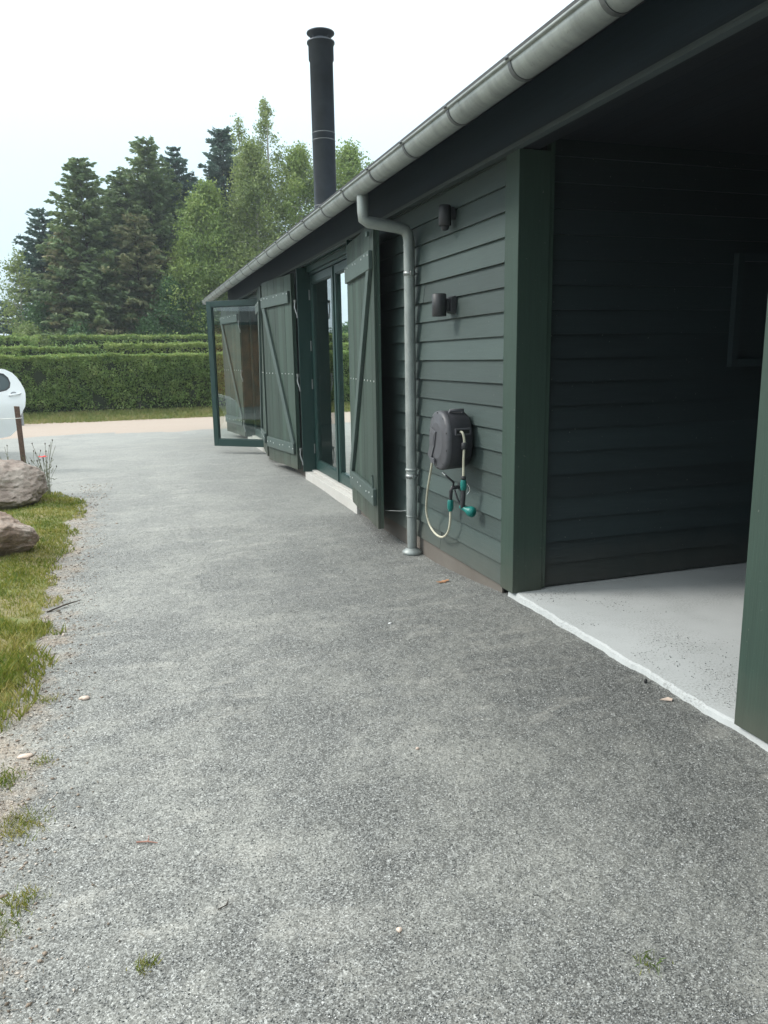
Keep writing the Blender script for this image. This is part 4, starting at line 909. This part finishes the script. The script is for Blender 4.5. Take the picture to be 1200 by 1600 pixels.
def broad(x, y, H, R, label, mat, n=16000, leaf_=.12, low=.08, trunk='bark', hang=.0, name='birch_tree', cat='tree', tipw=0, skew=0, nb_=70, clump=.33):
    t = thing(name, (x, y, -.1), label, cat, 'bushes behind the hedges' if cat == 'bush' else 'leafy trees beyond the hedges'); q = tree_trunk(t, (x, y, -.1), H * .96, .012 * H + .03, trunk, (skew, 0)); Ps = []; tot = 0
    per = max(4, n // (nb_ * 8))
    for i in range(nb_):
        f = low + (1 - low) * ((i + random.random()) / nb_) ** .9; z = H * f * .95
        tt_ = (f - low) / (1 - low); prof = (1 - tt_) ** .52 * min(1, .6 + 1.4 * tt_) if not tipw else (1 - f) ** .75 * 1.0 + tipw
        L = R * 1.15 * max(.12, prof) * random.uniform(.65, 1.15); a = random.uniform(0, 6.28); rise = random.uniform(.15, .6) * L
        p0 = Vector((x + skew * f, y, z - .15 * L)); p1 = p0 + Vector((math.cos(a) * L * .5, math.sin(a) * L * .5, rise * .75)); p2 = p0 + Vector((math.cos(a) * L, math.sin(a) * L, rise * (1 - hang * 1.6)))
        if L > .25: q.tube([p0, p1, p2], [.01 + .016 * L * (1 - f * .6), .007 + .006 * L, .004], 4, cap=False)
        for j in range(8):
            s = (j + random.random()) / 8; s = .2 + .85 * s; c0 = (p0.lerp(p1, min(1, s * 2)) if s < .5 else p1.lerp(p2, (s - .5) * 2))
            g_ = rng.normal(0, 1, (per, 3)) * np.array([clump * .9, clump * .9, clump * .8]) * (.55 + .5 * L / R)
            if hang: g_[:, 2] -= np.abs(rng.normal(0, 1, per)) * hang * 1.5; g_[:, :2] *= .75
            Ps.append(g_ + np.array(c0))
    q.build('trunk', trunk, t)
    P_ = np.concatenate(Ps); quads('crown', leaves(P_, leaf_, .6, None, droop=hang * 1.2 + .1), mat, t); return t

# dark spruces, left to right (positions read from the photograph's bearings)
spruce(-3.7, 46, 9.7, 2.0, 'dark bluish spruce at the left end of the tree row', 'needles_blue')
spruce(-1.4, 44, 11.7, 2.7, 'tall green spruce, first high top from the left', 'needles_green', dens=1.15)
spruce(-.2, 47.5, 10.4, 2.4, 'spruce filling the gap between the first and second high tops', 'needles_green')
spruce(1.95, 45, 13.1, 2.8, 'broad green spruce, highest top left of the middle notch', 'needles_green', dens=1.15)
spruce(3.5, 47, 13.3, 2.4, 'dark bluish spruce with a narrow top right of the broad one', 'needles_blue')
spruce(.55, 45.5, 11.6, 2.3, 'shorter shoulder spruce left of the broad green one', 'needles_green')
spruce(6.15, 47, 14.6, 2.5, 'dark bluish spruce behind the birches, highest conifer', 'needles_blue', dens=1.2)
spruce(4.9, 49, 12.0, 2.6, 'dark spruce half hidden behind the light green birch', 'needles_blue')
spruce(-2.6, 43.2, 8.0, 1.3, 'half dead brownish spruce with sparse twigs near the left end', 'needles_brown', gap=.25)
spruce(1.0, 42.6, 8.9, 2.2, 'brownish green spruce in front of the tall row', 'needles_brown', dens=.8, gap=.25)
spruce(-.8, 42.3, 6.6, 2.2, 'low wide spruce in front with mid green boughs', 'needles_green')
spruce(2.6, 42.5, 6.2, 2.3, 'low wide green spruce in front of the broad tall one', 'needles_green')
spruce(-6.1, 47, 5.0, 1.3, 'small dark spruce at the picture left edge', 'needles_blue')
spruce(-5.2, 46, 3.7, 1.2, 'very small dark conifer between the left birch and the picture edge', 'needles_blue')
spruce(.4, 48.5, 11.3, 3.0, 'spruce deep in the row between the first and second high tops', 'needles_green')
spruce(-2.6, 47.5, 8.8, 2.6, 'mid height green spruce right of the dark left one', 'needles_green')
spruce(2.9, 49, 12.0, 3.0, 'spruce deep in the row between the broad one and its narrow neighbour', 'needles_blue')
# broadleaf
broad(-4.75, 44, 7.3, 1.4, 'thin grey green birch with sky showing through, at left end', 'birch_grey_leaf', 3800, .12, .25, 'birch_bark', .10, nb_=40)
broad(-3.9, 43, 4.6, 1.3, 'small rounded greyish tree below the thin left birch', 'bush_leaf', 9000, .12, .05, name='broadleaf_tree', nb_=50)
broad(4.6, 42.5, 10.9, 2.7, 'light green birch with rounded top left of the chimney', 'birch_leaf', 40000, .13, .06, 'birch_bark', .16, nb_=110, clump=.42)
broad(3.5, 41.5, 8.0, 2.1, 'smaller light green birch leaning against the spruces', 'birch_leaf', 24000, .13, .05, 'birch_bark', .16, nb_=70, clump=.42)
broad(7.1, 42, 12.9, 2.6, 'tall grey green birch with hanging branches beside the chimney', 'birch_grey_leaf', 46000, .13, .05, 'birch_bark', .24, nb_=130, clump=.42)
broad(8.1, 43.5, 15.7, 2.3, 'tallest birch with thin wispy top left of the chimney', 'birch_grey_leaf', 8000, .12, .30, 'birch_bark', .12, tipw=.08, nb_=60, clump=.24)
broad(6.75, 44.5, 14.9, 1.5, 'very slender birch whose thin top stands left of the wispy one', 'birch_grey_leaf', 3500, .12, .45, 'birch_bark', .12, tipw=.08, nb_=40, clump=.3)
broad(9.6, 43, 13.2, 2.8, 'bright green birch directly left of and behind the chimney', 'birch_leaf', 40000, .13, .06, 'birch_bark', .22, nb_=120, clump=.42)
broad(12.4, 43, 13.2, 2.6, 'bright green leafy tree right of the chimney', 'birch_leaf', 30000, .14, .08, name='broadleaf_tree', nb_=110, clump=.5)
broad(14.6, 45, 12.8, 2.6, 'rounded green tree above the gutter, farthest right', 'birch_leaf', 20000, .14, .1, name='broadleaf_tree', nb_=80)
broad(17.5, 45, 13.5, 2.8, 'broad green tree hidden behind the barn roof', 'birch_leaf', 12000, .16, .1, name='broadleaf_tree', nb_=60)
broad(2.5, 41, 5.6, 1.5, 'fresh green rounded shrub tree above the hedge in the middle', 'bush_leaf', 15000, .12, .03, name='broadleaf_tree', nb_=60)
broad(4.3, 40.6, 4.4, 1.5, 'green bushy tree just left of the open glass door', 'bush_leaf', 12000, .12, .03, name='broadleaf_tree', nb_=50)
broad(1.3, 40.6, 3.7, 1.2, 'low dark green bush behind the top hedge', 'bush_leaf', 7000, .12, .02, name='bush', cat='bush', nb_=40)
broad(-1.9, 41, 3.4, 1.2, 'low bush behind the top hedge near its squared end', 'bush_leaf', 7000, .12, .02, name='bush', cat='bush', nb_=40)
broad(-4.2, 40.5, 3.2, 1.5, 'pale green willowy bush behind the shaggy hedge', 'birch_grey_leaf', 8000, .12, .02, name='bush', cat='bush', nb_=40)
broad(-7.3, 43, 3.3, 2.0, 'green bush line start at the picture left edge', 'bush_leaf', 9000, .13, .02, name='bush', cat='bush', nb_=40)
broad(6.8, 40.5, 4.6, 1.8, 'green bush hidden behind the open glass door', 'bush_leaf', 9000, .13, .02, name='bush', cat='bush', nb_=40)

# trees behind the photographer: unseen, added to keep the sky off the faces turned towards the camera
for (x_, y_, h_, r_, lab) in ((-1.5, -11.5, 9, 3.2, 'unseen broad leafy tree added behind the photographer to block sky light, left'), (3.5, -12.5, 10, 3.6, 'unseen broad leafy tree added behind the photographer to block sky light, middle'), (-7, -13, 10, 3.6, 'unseen broad leafy tree added behind the photographer to block sky light, far left'), (8.5, -11, 10, 3.6, 'unseen broad leafy tree added behind the barn gable to block sky light')):
    broad(x_, y_, h_, r_, lab, 'bush_leaf', 9000, .34, .05, name='broadleaf_tree', nb_=60, clump=.6)

# ------------------------------------------------------------------ thin summer haze
hz = bpy.data.materials.new('haze'); hz.use_nodes = True; ht = hz.node_tree; ht.nodes.clear()
ho = ht.nodes.new('ShaderNodeOutputMaterial'); hv = ht.nodes.new('ShaderNodeVolumePrincipled'); hv.inputs['Density'].default_value = .0011; hv.inputs['Color'].default_value = (.86, .93, 1, 1); hv.inputs['Anisotropy'].default_value = .3
ht.links.new(hv.outputs[0], ho.inputs['Volume']); M['haze'] = hz
q = MB(); q.box(-605, 605, -605, 605, -1.4, 17.5); o = q.build('haze', 'haze'); o['kind'] = 'stuff'; tag(o, 'thin pale haze in the air over the yard and trees', 'haze')
